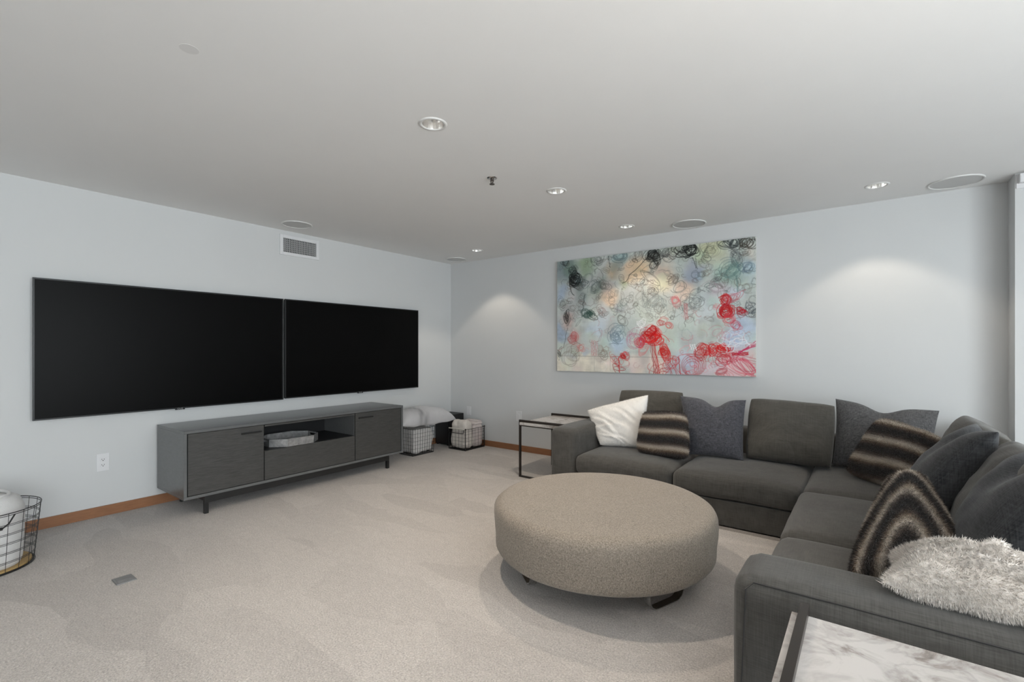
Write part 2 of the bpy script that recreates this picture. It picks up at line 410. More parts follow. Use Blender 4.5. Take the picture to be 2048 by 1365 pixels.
# ceiling with round openings for the recessed lamps
DL = [(2.879, -3.107), (2.846, -1.788), (4.803, -0.478), (2.851, -0.481), (0.931, -0.504)]
HOLE_R = 0.058
def ceiling_geo():
    outer = [Vector((0, ROOM_Y, H)), Vector((ROOM_R, ROOM_Y, H)), Vector((ROOM_R, BAY_Y, H)), Vector((WALL_R, BAY_Y, H)), Vector((WALL_R, 0, H)), Vector((0, 0, H))]
    loops = [outer]
    for x, y in DL:
        loops.append([Vector((x + HOLE_R * math.cos(2 * PI * k / 32), y + HOLE_R * math.sin(2 * PI * k / 32), H)) for k in range(32)][::-1])
    tris = tessellate_polygon(loops)
    V = [tuple(p) for lp in loops for p in lp]
    F = []
    for t in tris:
        a, b, c = [Vector(V[i]) for i in t]
        F.append(tuple(t) if (b - a).cross(c - a).z < 0 else tuple(t)[::-1])
    return V, F
struct('ceiling', ceiling_geo(), 'ceiling_paint')
struct('light_block_slab', box(-0.15, ROOM_R + 0.2, ROOM_Y - 0.15, 0.15, H + 0.2, H + 0.3), 'ceiling_paint', label='unseen light-blocking slab above the ceiling')  # unseen slab, added to keep sky light from leaking in above the ceiling
# right wall in pieces around its two window openings
g = [box(ROOM_R, ROOM_R + 0.2, ROOM_Y, BAY_Y, -0.05, WZ0), box(ROOM_R, ROOM_R + 0.2, ROOM_Y, BAY_Y, WZ1, H + 0.2)]
ys = [ROOM_Y] + [v for ab in sorted(WIN) for v in ab] + [BAY_Y]
for k in range(0, len(ys), 2): g.append(box(ROOM_R, ROOM_R + 0.2, ys[k], ys[k + 1], WZ0, WZ1))
struct('wall_right', join(*g), 'wall_paint')
struct('wall_front', box(0, ROOM_R + 0.2, ROOM_Y - 0.15, ROOM_Y, -0.05, H + 0.2), 'wall_paint')
for i, (a, b) in enumerate(WIN):
    t = bpy.data.objects.new('window_%d' % (i + 1), None); COL.objects.link(t); t['kind'] = 'structure'
    t.location = (ROOM_R, (a + b) / 2, WZ0); ORG[t] = Vector(t.location)
    w = 0.09; x0, x1 = ROOM_R - 0.022, ROOM_R + 0.1
    mk('window_casing', join(box(x0, ROOM_R + 0.02, a - w, a, WZ0 - w, WZ1 + w), box(x0, ROOM_R + 0.02, b, b + w, WZ0 - w, WZ1 + w),
        box(x0, ROOM_R + 0.02, a, b, WZ1, WZ1 + w), box(x0 - 0.02, ROOM_R + 0.02, a, b, WZ0 - w, WZ0)), 'window_white', t, bevel=0.003)
    m_ = (a + b) / 2
    mk('window_frame', join(box(x1 - 0.03, x1 + 0.03, a, a + 0.05, WZ0, WZ1), box(x1 - 0.03, x1 + 0.03, b - 0.05, b, WZ0, WZ1), box(x1 - 0.03, x1 + 0.03, m_ - 0.03, m_ + 0.03, WZ0, WZ1),
        box(x1 - 0.03, x1 + 0.03, a, b, WZ0, WZ0 + 0.05), box(x1 - 0.03, x1 + 0.03, a, b, WZ1 - 0.05, WZ1)), 'window_white', t)
    mk('pane', box(x1 - 0.004, x1 + 0.004, a + 0.05, m_ - 0.03, WZ0 + 0.05, WZ1 - 0.05), 'glass', t)
    mk('pane', box(x1 - 0.004, x1 + 0.004, m_ + 0.03, b - 0.05, WZ0 + 0.05, WZ1 - 0.05), 'glass', t)
# baseboards
struct('baseboard_left', box(0, 0.014, ROOM_Y, 0, 0, 0.078), 'base_wood', bevel=0.002)
struct('baseboard_back', box(0.014, WALL_R, -0.014, 0, 0, 0.075), 'base_wood', bevel=0.002)
struct('baseboard_right', join(box(WALL_R, ROOM_R, BAY_Y - 0.014, BAY_Y, 0, 0.075)), 'base_wood', bevel=0.002)
cb = thing('curtain_bracket', 'small white bracket high on the wall at the far right edge', 'bracket', (5.585, BAY_Y, 2.40))
mk('plate', box(5.565, 5.605, BAY_Y - 0.006, BAY_Y, 2.395, 2.490), 'white_plastic', cb, bevel=0.002)
mk('arm', box(5.575, 5.630, BAY_Y - 0.05, BAY_Y - 0.006, 2.425, 2.485), 'white_plastic', cb, bevel=0.004)

# ================================================================== FLOOR LAMP (beside the viewer, throws its light at the ceiling)
fl_x, fl_y = 5.60, -4.55
tl = thing('floor_lamp', 'slim black torchiere floor lamp standing right of the near side table', 'floor lamp', (fl_x, fl_y, 0))
mk('base', lathe([(0.001, 0.0), (0.14, 0.0), (0.14, 0.012), (0.02, 0.024), (0.001, 0.024)], (fl_x, fl_y, 0), 32), 'black_metal', tl, smooth=True, auto=40)
mk('pole', tube([(fl_x, fl_y, 0.02), (fl_x, fl_y, 1.70)], 0.011, 12), 'black_metal', tl, smooth=True)
mk('bowl', lathe([(0.012, 1.69), (0.06, 1.70), (0.13, 1.74), (0.17, 1.80), (0.167, 1.80), (0.125, 1.747), (0.05, 1.712), (0.001, 1.710)], (fl_x, fl_y, 0), 36), 'black_metal', tl, smooth=True)
mk('bulb', lathe([(0.02, 1.712), (0.03, 1.735), (0.03, 1.755), (0.018, 1.775), (0.001, 1.78)], (fl_x, fl_y, 0), 20), 'lamp_glow', tl, smooth=True)
ll = bpy.data.lights.new('torchiere_light', 'SPOT'); ll.energy = TORCHIERE_W; ll.color = (1.0, 0.90, 0.80); ll.spot_size = math.radians(172); ll.spot_blend = 0.35; ll.shadow_soft_size = 0.05
lo = bpy.data.objects.new('torchiere_light', ll); COL.objects.link(lo); lo.parent = tl; lo.location = (0, 0, 1.83); lo.rotation_euler = (PI, 0, 0)

# ================================================================== CEILING FIXTURES
def make_downlight(x, y, label, power):
    t = thing('recessed_downlight', label, 'downlight', (x, y, H - 0.006), 'recessed ceiling downlights')
    c = (x, y, H)
    mk('trim_ring', lathe([(0.058, 0.004), (0.058, -0.004), (0.066, -0.006), (0.074, -0.004), (0.076, 0.0)], c, 40), 'trim_white', t, smooth=True)
    V = []; F = []; n = 24                                     # faceted reflector cone
    prof = [(0.057, -0.002), (0.052, 0.03), (0.042, 0.062), (0.030, 0.085)]
    for i, (r, z) in enumerate(prof):
        for k in range(n):
            a = 2 * PI * k / n; V.append((x + r * math.cos(a), y + r * math.sin(a), H + z))
    for i in range(3):
        for k in range(n): F.append((i * n + k, (i + 1) * n + k, (i + 1) * n + (k + 1) % n, i * n + (k + 1) % n))
    mk('reflector', (V, F), 'reflector', t)
    mk('lamp', lathe([(0.030, 0.084), (0.026, 0.078), (0.012, 0.074), (0.001, 0.073)], c, 20), 'lamp_glow', t, smooth=True)
    l = bpy.data.lights.new('downlight_beam', 'SPOT'); l.energy = power; l.color = (1.0, 0.87, 0.72)
    l.spot_size = math.radians(97); l.spot_blend = 0.30; l.shadow_soft_size = 0.028
    lo = bpy.data.objects.new('downlight_beam', l); COL.objects.link(lo); lo.parent = t; lo.location = (0, 0, -0.004)
    return t
dl_labels = ['large white recessed downlight in the ceiling, nearest to the viewer', 'recessed downlight just right of the dark sprinkler head',
             'recessed downlight beside the large round speaker at the ceiling right end', 'recessed downlight in the ceiling directly above the abstract painting',
             'small far recessed downlight near the ceiling corner of the room']
for (x, y), lb, pw_ in zip(DL, dl_labels, DOWNLIGHT_W):
    make_downlight(x, y, lb, pw_)
def make_speaker(x, y, r, label):
    t = thing('ceiling_speaker', label, 'ceiling speaker', (x, y, H - 0.009), 'round in-ceiling speakers')
    mk('trim_ring', lathe([(r - 0.012, -0.004), (r - 0.012, -0.008), (r - 0.004, -0.009), (r, -0.006), (r, 0.0)], (x, y, H), 48), 'trim_white', t, smooth=True)
    mk('grille', lathe([(r - 0.012, -0.004), (r * 0.6, -0.0048), (r * 0.2, -0.005), (0.001, -0.005)], (x, y, H), 48), 'grille_grey', t, smooth=True)
make_speaker(0.328, -2.458, 0.138, 'round ceiling speaker above the wall air vent')
make_speaker(0.324, -0.235, 0.138, 'round ceiling speaker in the far corner where the two walls meet')
make_speaker(3.371, -0.215, 0.155, 'round ceiling speaker above the right half of the painting')
make_speaker(5.256, -0.235, 0.155, 'large round ceiling speaker at the far right end of the ceiling')
sp = thing('sprinkler_head', 'dark bronze fire sprinkler head hanging from the ceiling', 'sprinkler', (2.626, -2.295, H - 0.05))
c = (2.626, -2.295, H)
mk('escutcheon', lathe([(0.036, 0), (0.034, -0.005), (0.022, -0.008), (0.012, -0.008)], c, 28, cap1=True), 'chrome', sp, smooth=True)
mk('body', lathe([(0.012, -0.008), (0.012, -0.018), (0.008, -0.022), (0.005, -0.03), (0.003, -0.036)], c, 16, cap1=True), 'brass_dark', sp)
mk('arm', tube([(c[0] - 0.012, c[1], H - 0.014), (c[0] - 0.014, c[1], H - 0.026), (c[0] - 0.004, c[1], H - 0.042)], 0.0025), 'brass_dark', sp)
mk('arm', tube([(c[0] + 0.012, c[1], H - 0.014), (c[0] + 0.014, c[1], H - 0.026), (c[0] + 0.004, c[1], H - 0.042)], 0.0025), 'brass_dark', sp)
mk('deflector', lathe([(0.002, -0.036), (0.004, -0.042), (0.018, -0.043), (0.018, -0.047), (0.002, -0.048)], c, 18, cap1=True), 'brass_dark', sp)
cp = mk('ceiling_cover_plate', lathe([(0.034, 0), (0.034, -0.0006), (0.02, -0.0007), (0.001, -0.0007)], (2.557, -4.14, H), 32), 'patch_paint',
        label='faint round painted cover plate on the ceiling at upper left', cat='cover plate')

# ================================================================== WALL FIXTURES
vt = thing('air_vent', 'white rectangular air vent grille high on the left wall', 'vent', (0, -2.247, 2.25))
y0, y1, z0, z1 = -2.461, -2.033, 2.252, 2.456
mk('frame', join(box(0, 0.012, y0, y0 + 0.034, z0, z1), box(0, 0.012, y1 - 0.034, y1, z0, z1), box(0, 0.012, y0 + 0.034, y1 - 0.034, z0, z0 + 0.030), box(0, 0.012, y0 + 0.034, y1 - 0.034, z1 - 0.033, z1)), 'white_plastic', vt, bevel=0.002)
mk('backing', box(0.0005, 0.0015, y0 + 0.03, y1 - 0.03, z0 + 0.028, z1 - 0.03), 'slot_dark', vt)
ya, yb, za, zb = y0 + 0.034, y1 - 0.034, z0 + 0.030, z1 - 0.033
for k in range(20):
    y = ya + (k + 0.5) * (yb - ya) / 20
    mk('slat', box(0.006, 0.0115, y - 0.0045, y + 0.0045, za, zb), 'vent_slat', vt)
for k in range(1, 7):
    z = za + k * (zb - za) / 7
    mk('cross_bar', box(0.0018, 0.005, ya, yb, z - 0.004, z + 0.004), 'vent_slat', vt)

def outlet(name, label, cat, pos, wall, w=0.078, h=0.125, kind='duplex'):
    t = thing(name, label, cat, pos)
    X, Y, Z = pos
    def B(a0, a1, b0, b1, d0, d1):                  # a along the wall, b vertical, d out of the wall
        if wall == 'L': return box(d0, d1, Y + a0, Y + a1, Z + b0, Z + b1)
        return box(X + a0, X + a1, -d1, -d0, Z + b0, Z + b1)
    mk('plate', B(-w / 2, w / 2, -h / 2, h / 2, 0, 0.006), 'white_plastic', t, bevel=0.002)
    if kind == 'duplex':
        for s in (-1, 1):
            so = mk('socket', B(-0.017, 0.017, s * 0.021 - 0.014, s * 0.021 + 0.014, 0.006, 0.0085), 'white_plastic', t, bevel=0.002)
            zc = s * 0.021
            mk('slot', B(-0.0085, -0.006, zc - 0.002, zc + 0.007, 0.0085, 0.0095), 'slot_dark', so)
            mk('slot', B(0.006, 0.0085, zc - 0.002, zc + 0.007, 0.0085, 0.0095), 'slot_dark', so)
            mk('ground_hole', B(-0.003, 0.003, zc - 0.010, zc - 0.005, 0.0085, 0.0095), 'slot_dark', so)
    elif kind == 'decora':
        mk('insert', B(-0.018, 0.018, -0.036, 0.036, 0.006, 0.009), 'white_plastic', t, bevel=0.0015)
    else:
        mk('insert', B(-0.012, 0.012, -0.03, 0.03, 0.006, 0.009), 'white_plastic', t, bevel=0.0015)
        mk('screw', B(-0.003, 0.003, 0.042, 0.046, 0.006, 0.0075), 'vent_slat', t)
outlet('wall_outlet', 'white duplex power outlet on the left wall below the big television', 'outlet', (0, -3.843, 0.416), 'L', 0.078, 0.135)
outlet('wall_plate', 'white blank wall plate above the wire basket of cream blankets', 'wall plate', (0.348, 0, 0.444), 'B', 0.076, 0.12, 'decora')
outlet('wall_plate', 'white wall plate on the back wall beside the marble side table', 'wall plate', (1.198, 0, 0.440), 'B', 0.084, 0.128, 'jack')
fp = thing('floor_outlet', 'dark grey metal floor outlet cover set into the carpet', 'floor outlet', (1.418, -4.063, 0))
mk('plate', box(1.368, 1.468, -4.108, -4.020, 0.0, 0.006), 'floor_plate', fp, bevel=0.001)
mk('flap', box(1.385, 1.430, -4.098, -4.03, 0.006, 0.008), 'floor_plate', fp, bevel=0.001)
mk('flap', box(1.434, 1.455, -4.098, -4.03, 0.006, 0.008), 'floor_plate', fp, bevel=0.001)

# ================================================================== TELEVISIONS
def text_geo(txt, size, origin, ax, ay, depth_dir):
    cu = bpy.data.curves.new('lettering', 'FONT'); cu.body = txt; cu.size = size; cu.extrude = 0.0004; cu.resolution_u = 3
    o = bpy.data.objects.new('lettering', cu); COL.objects.link(o)
    me = o.to_mesh(); V = []
    for v in me.vertices:
        V.append(tuple(Vector(origin) + Vector(ax) * v.co.x + Vector(ay) * v.co.y + Vector(depth_dir) * v.co.z))
    F = [tuple(p.vertices) for p in me.polygons]
    o.to_mesh_clear(); bpy.data.objects.remove(o); bpy.data.curves.remove(cu)
    return V, F
def make_tv(y0, y1, z0, z1, label):
    t = thing('television', label, 'television', (0, (y0 + y1) / 2, z0))
    xf = 0.052; b = 0.011
    mk('housing', join(box(0.003, 0.02, y0 + 0.55, y1 - 0.55, z0 + 0.3, z1 - 0.3), box(0.02, 0.042, y0 + 0.004, y1 - 0.004, z0 + 0.004, z1 - 0.004)), 'bezel', t)
    mk('bezel', join(box(0.042, xf, y0, y0 + b, z0, z1), box(0.042, xf, y1 - b, y1, z0, z1), box(0.042, xf, y0 + b, y1 - b, z0, z0 + b), box(0.042, xf, y0 + b, y1 - b, z1 - b, z1)), 'bezel', t, bevel=0.001)
    mk('screen', box(0.042, xf - 0.002, y0 + b, y1 - b, z0 + b, z1 - b), 'screen', t)
    yc = (y0 + y1) / 2
    tab = mk('logo_tab', box(0.042, xf + 0.002, yc - 0.035, yc + 0.035, z0 - 0.010, z0 + 0.004), 'bezel', t, bevel=0.001)
    g = text_geo('LG', 0.020, (xf + 0.0026, yc - 0.004, z0 - 0.007), (0, 1, 0), (0, 0, 1), (1, 0, 0))
    ring = []
    for k in range(20):
        a = 2 * PI * k / 20; ring.append((xf + 0.0026, yc - 0.014 + 0.006 * math.cos(a), z0 - 0.0005 + 0.006 * math.sin(a)))
    mk('logo', join(g, tube(ring, 0.0009, 5, True)), 'logo_silver', tab)
make_tv(-4.237, -2.447, 0.786, 1.798, 'nearer and larger looking black flat television on the left wall')
make_tv(-2.430, -0.656, 0.794, 1.799, 'farther black flat television on the left wall, toward the corner')

# ================================================================== MEDIA CONSOLE
CX0, CX1 = 0.03, 0.60; CY0, CY1 = -3.50, -1.377; CZ0, CZ1 = 0.140, 0.666
mc = thing('media_console', 'long low charcoal wood media console on black metal legs under the televisions', 'media console', (0.3, (CY0 + CY1) / 2, 0))
w = 0.022
mk('top_panel', box(CX0, CX1, CY0, CY1, CZ1 - w, CZ1), 'console_wood', mc, bevel=0.0015)
mk('bottom_panel', box(CX0, CX1, CY0, CY1, CZ0, CZ0 + w), 'console_wood', mc, bevel=0.0015)
mk('side_panel', box(CX0, CX1, CY0, CY0 + w, CZ0 + w, CZ1 - w), 'console_wood', mc, bevel=0.0015)
mk('side_panel', box(CX0, CX1, CY1 - w, CY1, CZ0 + w, CZ1 - w), 'console_wood', mc, bevel=0.0015)
S1, S2 = -2.896, -1.993
mk('back_panel', box(CX0, CX0 + 0.012, CY0 + w, CY1 - w, CZ0 + w, CZ1 - w), 'console_dark', mc)
mk('divider', box(CX0 + 0.012, CX1 - 0.03, S1 - 0.022, S1 - 0.002, CZ0 + w, CZ1 - w), 'console_wood', mc)
mk('divider', box(CX0 + 0.012, CX1 - 0.03, S2 + 0.002, S2 + 0.022, CZ0 + w, CZ1 - w), 'console_wood', mc)
mk('shelf', box(CX0 + 0.012, CX1 - 0.026, S1 - 0.002, S2 + 0.002, 0.398, 0.416), 'console_dark', mc)
xf = CX1 - 0.006; gp = 0.004
def door(y0, y1, h0, h1):
    d = mk('door', box(xf - 0.02, xf, y0 + gp, y1 - gp, CZ0 + w + gp, CZ1 - w - gp), 'console_wood_front', mc, bevel=0.001)
    mk('handle', join(box(xf, xf + 0.018, h0, h1, 0.583, 0.595), ), 'black_metal', d, bevel=0.003)
door(CY0 + w + 0.004, S1 - 0.001, -3.086, -2.924)
door(S2 + 0.001, CY1 - w - 0.004, -1.954, -1.781)
mk('drawer_front', box(xf - 0.02, xf, S1 + 0.003, S2 - 0.003, CZ0 + w + gp, 0.414), 'console_wood_front', mc, bevel=0.001)
mk('top_rail', box(xf - 0.02, xf, S1 + 0.003, S2 - 0.003, 0.624, CZ1 - w - gp), 'console_wood_front', mc, bevel=0.001)
# steel base
for xr in (0.560, 0.070):
    mk('base_rail', box(xr, xr + 0.03, -3.355, -1.56, 0.085, CZ0), 'black_metal', mc, bevel=0.002)
for xr in (0.560, 0.070):
    for y in (-3.355, -1.59):
        mk('leg', box(xr, xr + 0.03, y, y + 0.03, 0.0, 0.085), 'black_metal', mc, bevel=0.002)
for y in (-3.355, -1.59):
    mk('cross_rail', box(0.1, 0.56, y, y + 0.03, 0.1, CZ0), 'black_metal', mc, bevel=0.002)
# tray on the open shelf
tr = thing('serving_tray', 'octagonal silver tray with handle slots in the open console shelf', 'tray', (0.41, -2.57, 0.416))
def octa(x0, x1, y0, y1, c, z):
    return [(x0 + c, y0, z), (x1 - c, y0, z), (x1, y0 + c, z), (x1, y1 - c, z), (x1 - c, y1, z), (x0 + c, y1, z), (x0, y1 - c, z), (x0, y0 + c, z)]
ox = (0.20, 0.590, -2.80, -2.33); c8 = 0.11
mk('tray_floor', (octa(*ox, c8, 0.417) + octa(*ox, c8, 0.424), [tuple(range(8))[::-1], tuple(range(8, 16))] + [(k, (k + 1) % 8, 8 + (k + 1) % 8, 8 + k) for k in range(8)]), 'silver_leaf', tr)
o1 = octa(*ox, c8, 0.424); i1 = octa(ox[0] + 0.008, ox[1] - 0.008, ox[2] + 0.008, ox[3] - 0.008, c8 - 0.003, 0.424)
for k in range(8):
    j = (k + 1) % 8
    end = k in (0, 4)
    hz = 0.486
    def wall_seg(f0, f1, za, zb):
        P = []
        for f in (f0, f1):
            for A, B2 in ((o1[k], o1[j]), (i1[k], i1[j])):
                for z in (za, zb):
                    P.append((A[0] + (B2[0] - A[0]) * f, A[1] + (B2[1] - A[1]) * f, z))
        return P, [(0, 1, 3, 2), (4, 6, 7, 5), (0, 4, 5, 1), (2, 3, 7, 6), (1, 5, 7, 3), (0, 2, 6, 4)]
    if end:
        mk('side_wall', join(wall_seg(0, 1, 0.424, 0.452), wall_seg(0, 0.2, 0.452, 0.474), wall_seg(0.8, 1, 0.452, 0.474), wall_seg(0, 1, 0.474, hz)), 'silver_leaf', tr)
    else:
        mk('side_wall', wall_seg(0, 1, 0.424, hz), 'silver_leaf', tr)

# ================================================================== SUBWOOFER + BASKETS IN THE CORNER
sb = thing('subwoofer', 'black box subwoofer standing in the corner behind the baskets', 'subwoofer', (0.15, -0.18, 0))
mk('cabinet', box(0.025, 0.28, -0.32, -0.035, 0.012, 0.412), 'speaker_box', sb, bevel=0.004)
mk('front_grille', box(0.035, 0.27, -0.332, -0.32, 0.03, 0.40), 'speaker_box', sb, bevel=0.004)
for x in (0.045, 0.24):
    for y in (-0.3, -0.07): mk('foot', lathe([(0.014, 0), (0.016, 0.012)], (x, y, 0), 12, True, True), 'black_metal', sb)

def wire_box(t, x0, x1, y0, y1, h, nx, ny, zs, r=0.0016, post=0.004, taper=0.0):
    def P(u, v, z):
        k = taper * (1 - z / h); return (x0 + k + (x1 - x0 - 2 * k) * u, y0 + k + (y1 - y0 - 2 * k) * v, z)
    g = []
    for z in zs: g.append(tube([P(0, 0, z), P(1, 0, z), P(1, 1, z), P(0, 1, z)], r, 4, True))
    for k in range(1, nx):
        for v in (0, 1): g.append(tube([P(k / nx, v, 0.006), P(k / nx, v, h)], r, 4))
        g.append(tube([P(k / nx, 0, 0.006), P(k / nx, 1, 0.006)], r, 4))
    for k in range(1, ny):
        for u in (0, 1): g.append(tube([P(u, k / ny, 0.006), P(u, k / ny, h)], r, 4))
        g.append(tube([P(0, k / ny, 0.006), P(1, k / ny, 0.006)], r, 4))
    mk('wire_grid', join(*g), 'black_metal', t, kind='stuff')
    mk('rim', tube([P(0, 0, h), P(1, 0, h), P(1, 1, h), P(0, 1, h)], r * 1.7, 6, True), 'black_metal', t)
    mk('base_frame', tube([P(0, 0, 0.005), P(1, 0, 0.005), P(1, 1, 0.005), P(0, 1, 0.005)], 0.005, 6, True), 'black_metal', t)
    for u in (0, 1):
        for v in (0, 1): mk('corner_post', tube([P(u, v, 0.0), P(u, v, h + 0.004)], post, 6), 'black_metal', t)
b1 = thing('wire_basket', 'tall black wire basket holding a plush grey blanket beside the console end', 'basket', (0.26, -0.86, 0))
wire_box(b1, 0.125, 0.385, -1.045, -0.685, 0.325, 6, 9, [0.04 + 0.045 * k for k in range(6)], taper=0.012, post=0.0025)
b2 = thing('wire_basket', 'small square black wire basket with handle, holding cream blankets', 'basket', (0.53, -0.24, 0))
wire_box(b2, 0.385, 0.672, -0.43, -0.06, 0.268, 5, 6, [0.03, 0.05, 0.07, 0.115, 0.16, 0.205, 0.24], post=0.0052)
mk('base_plate', box(0.39, 0.667, -0.425, -0.065, 0.008, 0.014), 'black_metal', b2)
for y in (-0.434,):
    mk('handle', tube([(0.402, y, 0.262), (0.402, y - 0.012, 0.262), (0.402, y - 0.016, 0.222), (0.655, y - 0.016, 0.222), (0.655, y - 0.012, 0.262), (0.655, y, 0.262)], 0.004, 6), 'black_metal', b2)
    mk('rope_grip', tube([(0.392, y - 0.004, 0.27), (0.53, y - 0.006, 0.274), (0.668, y - 0.004, 0.27)], 0.0075, 8), 'rope_white', b2)
mk('corner_cap', lathe([(0.001, 0.262), (0.009, 0.264), (0.011, 0.272), (0.007, 0.281), (0.001, 0.283)], (0.672, -0.43, 0), 12), 'bronze_metal', b2, smooth=True)
mk('corner_cap', lathe([(0.001, 0.262), (0.009, 0.264), (0.011, 0.272), (0.007, 0.281), (0.001, 0.283)], (0.672, -0.06, 0), 12), 'bronze_metal', b2, smooth=True)

def blob(x0, x1, y0, y1, z0, z1, nz, seed, r=0.07, crown=0.03, n=18, fold=0.0):
    V, F = cushion(x0, x1, y0, y1, z0, z1, r, crown, n, 0, seed)
    W_ = []
    c = Vector(((x0 + x1) / 2, (y0 + y1) / 2, (z0 + z1) / 2))
    for p in V:
        P = Vector(p); d = (P - c).normalized()
        a = noise.noise(P * 9 + Vector((seed, 0, 0))) * nz + noise.noise(P * 21 + Vector((0, seed, 0))) * nz * 0.5
        if fold: a += fold * (0.4 - abs(math.sin(P.z * 60 + noise.noise(P * 7) * 3)))
        Q = P + d * a
        Q.x = min(max(Q.x, x0), x1); Q.y = min(max(Q.y, y0), y1); Q.z = max(Q.z, z0)
        W_.append(tuple(Q))
    return W_, F
mk('plush_blanket', blob(0.148, 0.370, -1.022, -0.70, 0.02, 0.318, 0.022, 3, 0.035, 0.0), 'plush_grey', smooth=True,
   label='crumpled light grey plush blanket stuffed in the tall wire basket', cat='blanket')
pg = blob(0.40, 0.662, -0.245, -0.072, 0.022, 0.30, 0.008, 5, 0.03, 0.02)
bp = thing('folded_blanket', 'folded pale pink blanket standing in the right half of the small basket', 'blanket', (0.54, -0.16, 0.02))
mk('fold', pg, 'blanket_pink', bp, smooth=True)
mk('fold', blob(0.41, 0.658, -0.24, -0.075, 0.302, 0.332, 0.006, 6, 0.015, 0.006), 'blanket_pink', bp, smooth=True)
mk('fold', blob(0.43, 0.65, -0.17, -0.085, 0.333, 0.352, 0.006, 8, 0.01, 0.006), 'blanket_pink', bp, smooth=True)
mk('scrunched_blanket', blob(0.396, 0.660, -0.418, -0.25, 0.022, 0.355, 0.028, 9, 0.05, 0.02), 'blanket_cream', smooth=True,
   label='scrunched cream blanket bulging from the left half of the small basket', cat='blanket')
# satin pillow lying on the tall basket
pc = [(0.15, -0.345, 0.41), (0.385, -0.30, 0.365), (0.50, -1.30, 0.41), (0.10, -1.30, 0.44)]
(gq, st) = pillow([pc[3], pc[0], pc[1], pc[2]], 0.34, 34, 0.03, nz=0.010, seed=4, pw=0.45, back=0.3)
V = np.array(gq[0])
stripe = 0.5 + 0.5 * np.sin(st[:, 0] * 26 + 4 * np.sin(st[:, 1] * 3))
k = np.exp(-((st[:, 0] + 0.40 + 0.15 * st[:, 1]) / 0.18) ** 2)[:, None]
colr = np.array([0.56, 0.55, 0.56]) * (1 - 0.62 * k * (0.35 + 0.65 * stripe[:, None]))
V[:, 2] = np.maximum(V[:, 2], np.where((V[:, 1] < -0.66) & (V[:, 1] > -1.07), 0.333, 0.0))
V[:, 2] = np.maximum(V[:, 2], 0.30)
mk('satin_pillow', (V, gq[1]), 'satin_pillow', smooth=True, col=colr, label='big pale grey pillow with dark streaks lying on the tall wire basket', cat='pillow')

# round basket at the left
RBX, RBY = 0.58, -4.537
b3 = thing('round_wire_basket', 'round black wire basket with wooden base holding a white towel', 'basket', (RBX, RBY, 0))
hb = 0.352
def rad(z): return 0.232 + (0.264 - 0.232) * z / hb
def ringpts(z, n=40): return [(RBX + rad(z) * math.cos(2 * PI * k / n), RBY + rad(z) * math.sin(2 * PI * k / n), z) for k in range(n)]
g = []
for z in (0.065, 0.12, 0.175, 0.23, 0.285):
    g.append(tube(ringpts(z - 0.004), 0.0016, 4, True)); g.append(tube(ringpts(z + 0.004), 0.0016, 4, True))
nv = 22
for k in range(nv):
    a = 2 * PI * (k + 0.3) / nv
    g.append(tube([(RBX + rad(z) * math.cos(a), RBY + rad(z) * math.sin(a), z) for z in (0.01, hb)], 0.0017, 4))
mk('wire_grid', join(*g), 'black_metal', b3, kind='stuff')
mk('rim', join(tube(ringpts(hb), 0.0028, 6, True), tube(ringpts(hb - 0.011), 0.002, 6, True)), 'black_metal', b3)
mk('base_ring', tube(ringpts(0.006), 0.006, 6, True), 'black_metal', b3)
mk('base_board', lathe([(0.001, 0.006), (0.222, 0.006), (0.222, 0.018), (0.001, 0.018)], (RBX, RBY, 0), 40), 'ply_base', b3)
for a0 in (math.radians(3), math.radians(183)):
    pts = []
    for k in range(9):
        a = a0 + math.radians(-24 + 6 * k); rr = rad(0.29) + 0.008
        z = hb - 0.01 if k in (0, 8) else (hb - 0.055 if k in (1, 7) else hb - 0.075)
        pts.append((RBX + rr * math.cos(a), RBY + rr * math.sin(a), z))
    hd = mk('handle', tube(pts, 0.0042, 6), 'black_metal', b3)
    mk('coil_grip', tube(pts[2:7], 0.009, 8), 'black_metal', hd)
tw = thing('rolled_towel', 'thick rolled white towel standing in the round wire basket', 'towel', (RBX, RBY, 0.02))
tv = lathe([(0.001, 0.02), (0.185, 0.02), (0.195, 0.05), (0.198, 0.2), (0.190, 0.34), (0.172, 0.395), (0.14, 0.418), (0.09, 0.412), (0.05, 0.42), (0.001, 0.405)], (RBX, RBY, 0), 44)
Vt = []
for p in tv[0]:
    P = Vector(p); d = Vector((P.x - RBX, P.y - RBY, 0)); a = math.atan2(d.y, d.x)
    P += d * (0.06 * noise.noise(P * 6) + 0.03 * math.sin(3 * a + 8 * P.z)) ; P.z += 0.02 * noise.noise(P * 8) if P.z > 0.3 else 0
    Vt.append(tuple(P))
mk('roll', (Vt, tv[1]), 'towel_white', tw, smooth=True)
sp_ = []
for k in range(46):
    a = k * 0.32 + 2.4; r = 0.015 + 0.0030 * k
    sp_.append((RBX + r * math.cos(a), RBY + r * math.sin(a), 0.420 + 0.004 * math.sin(k)))
mk('spiral_edge', tube(sp_, 0.011, 6), 'towel_white', tw, smooth=True)

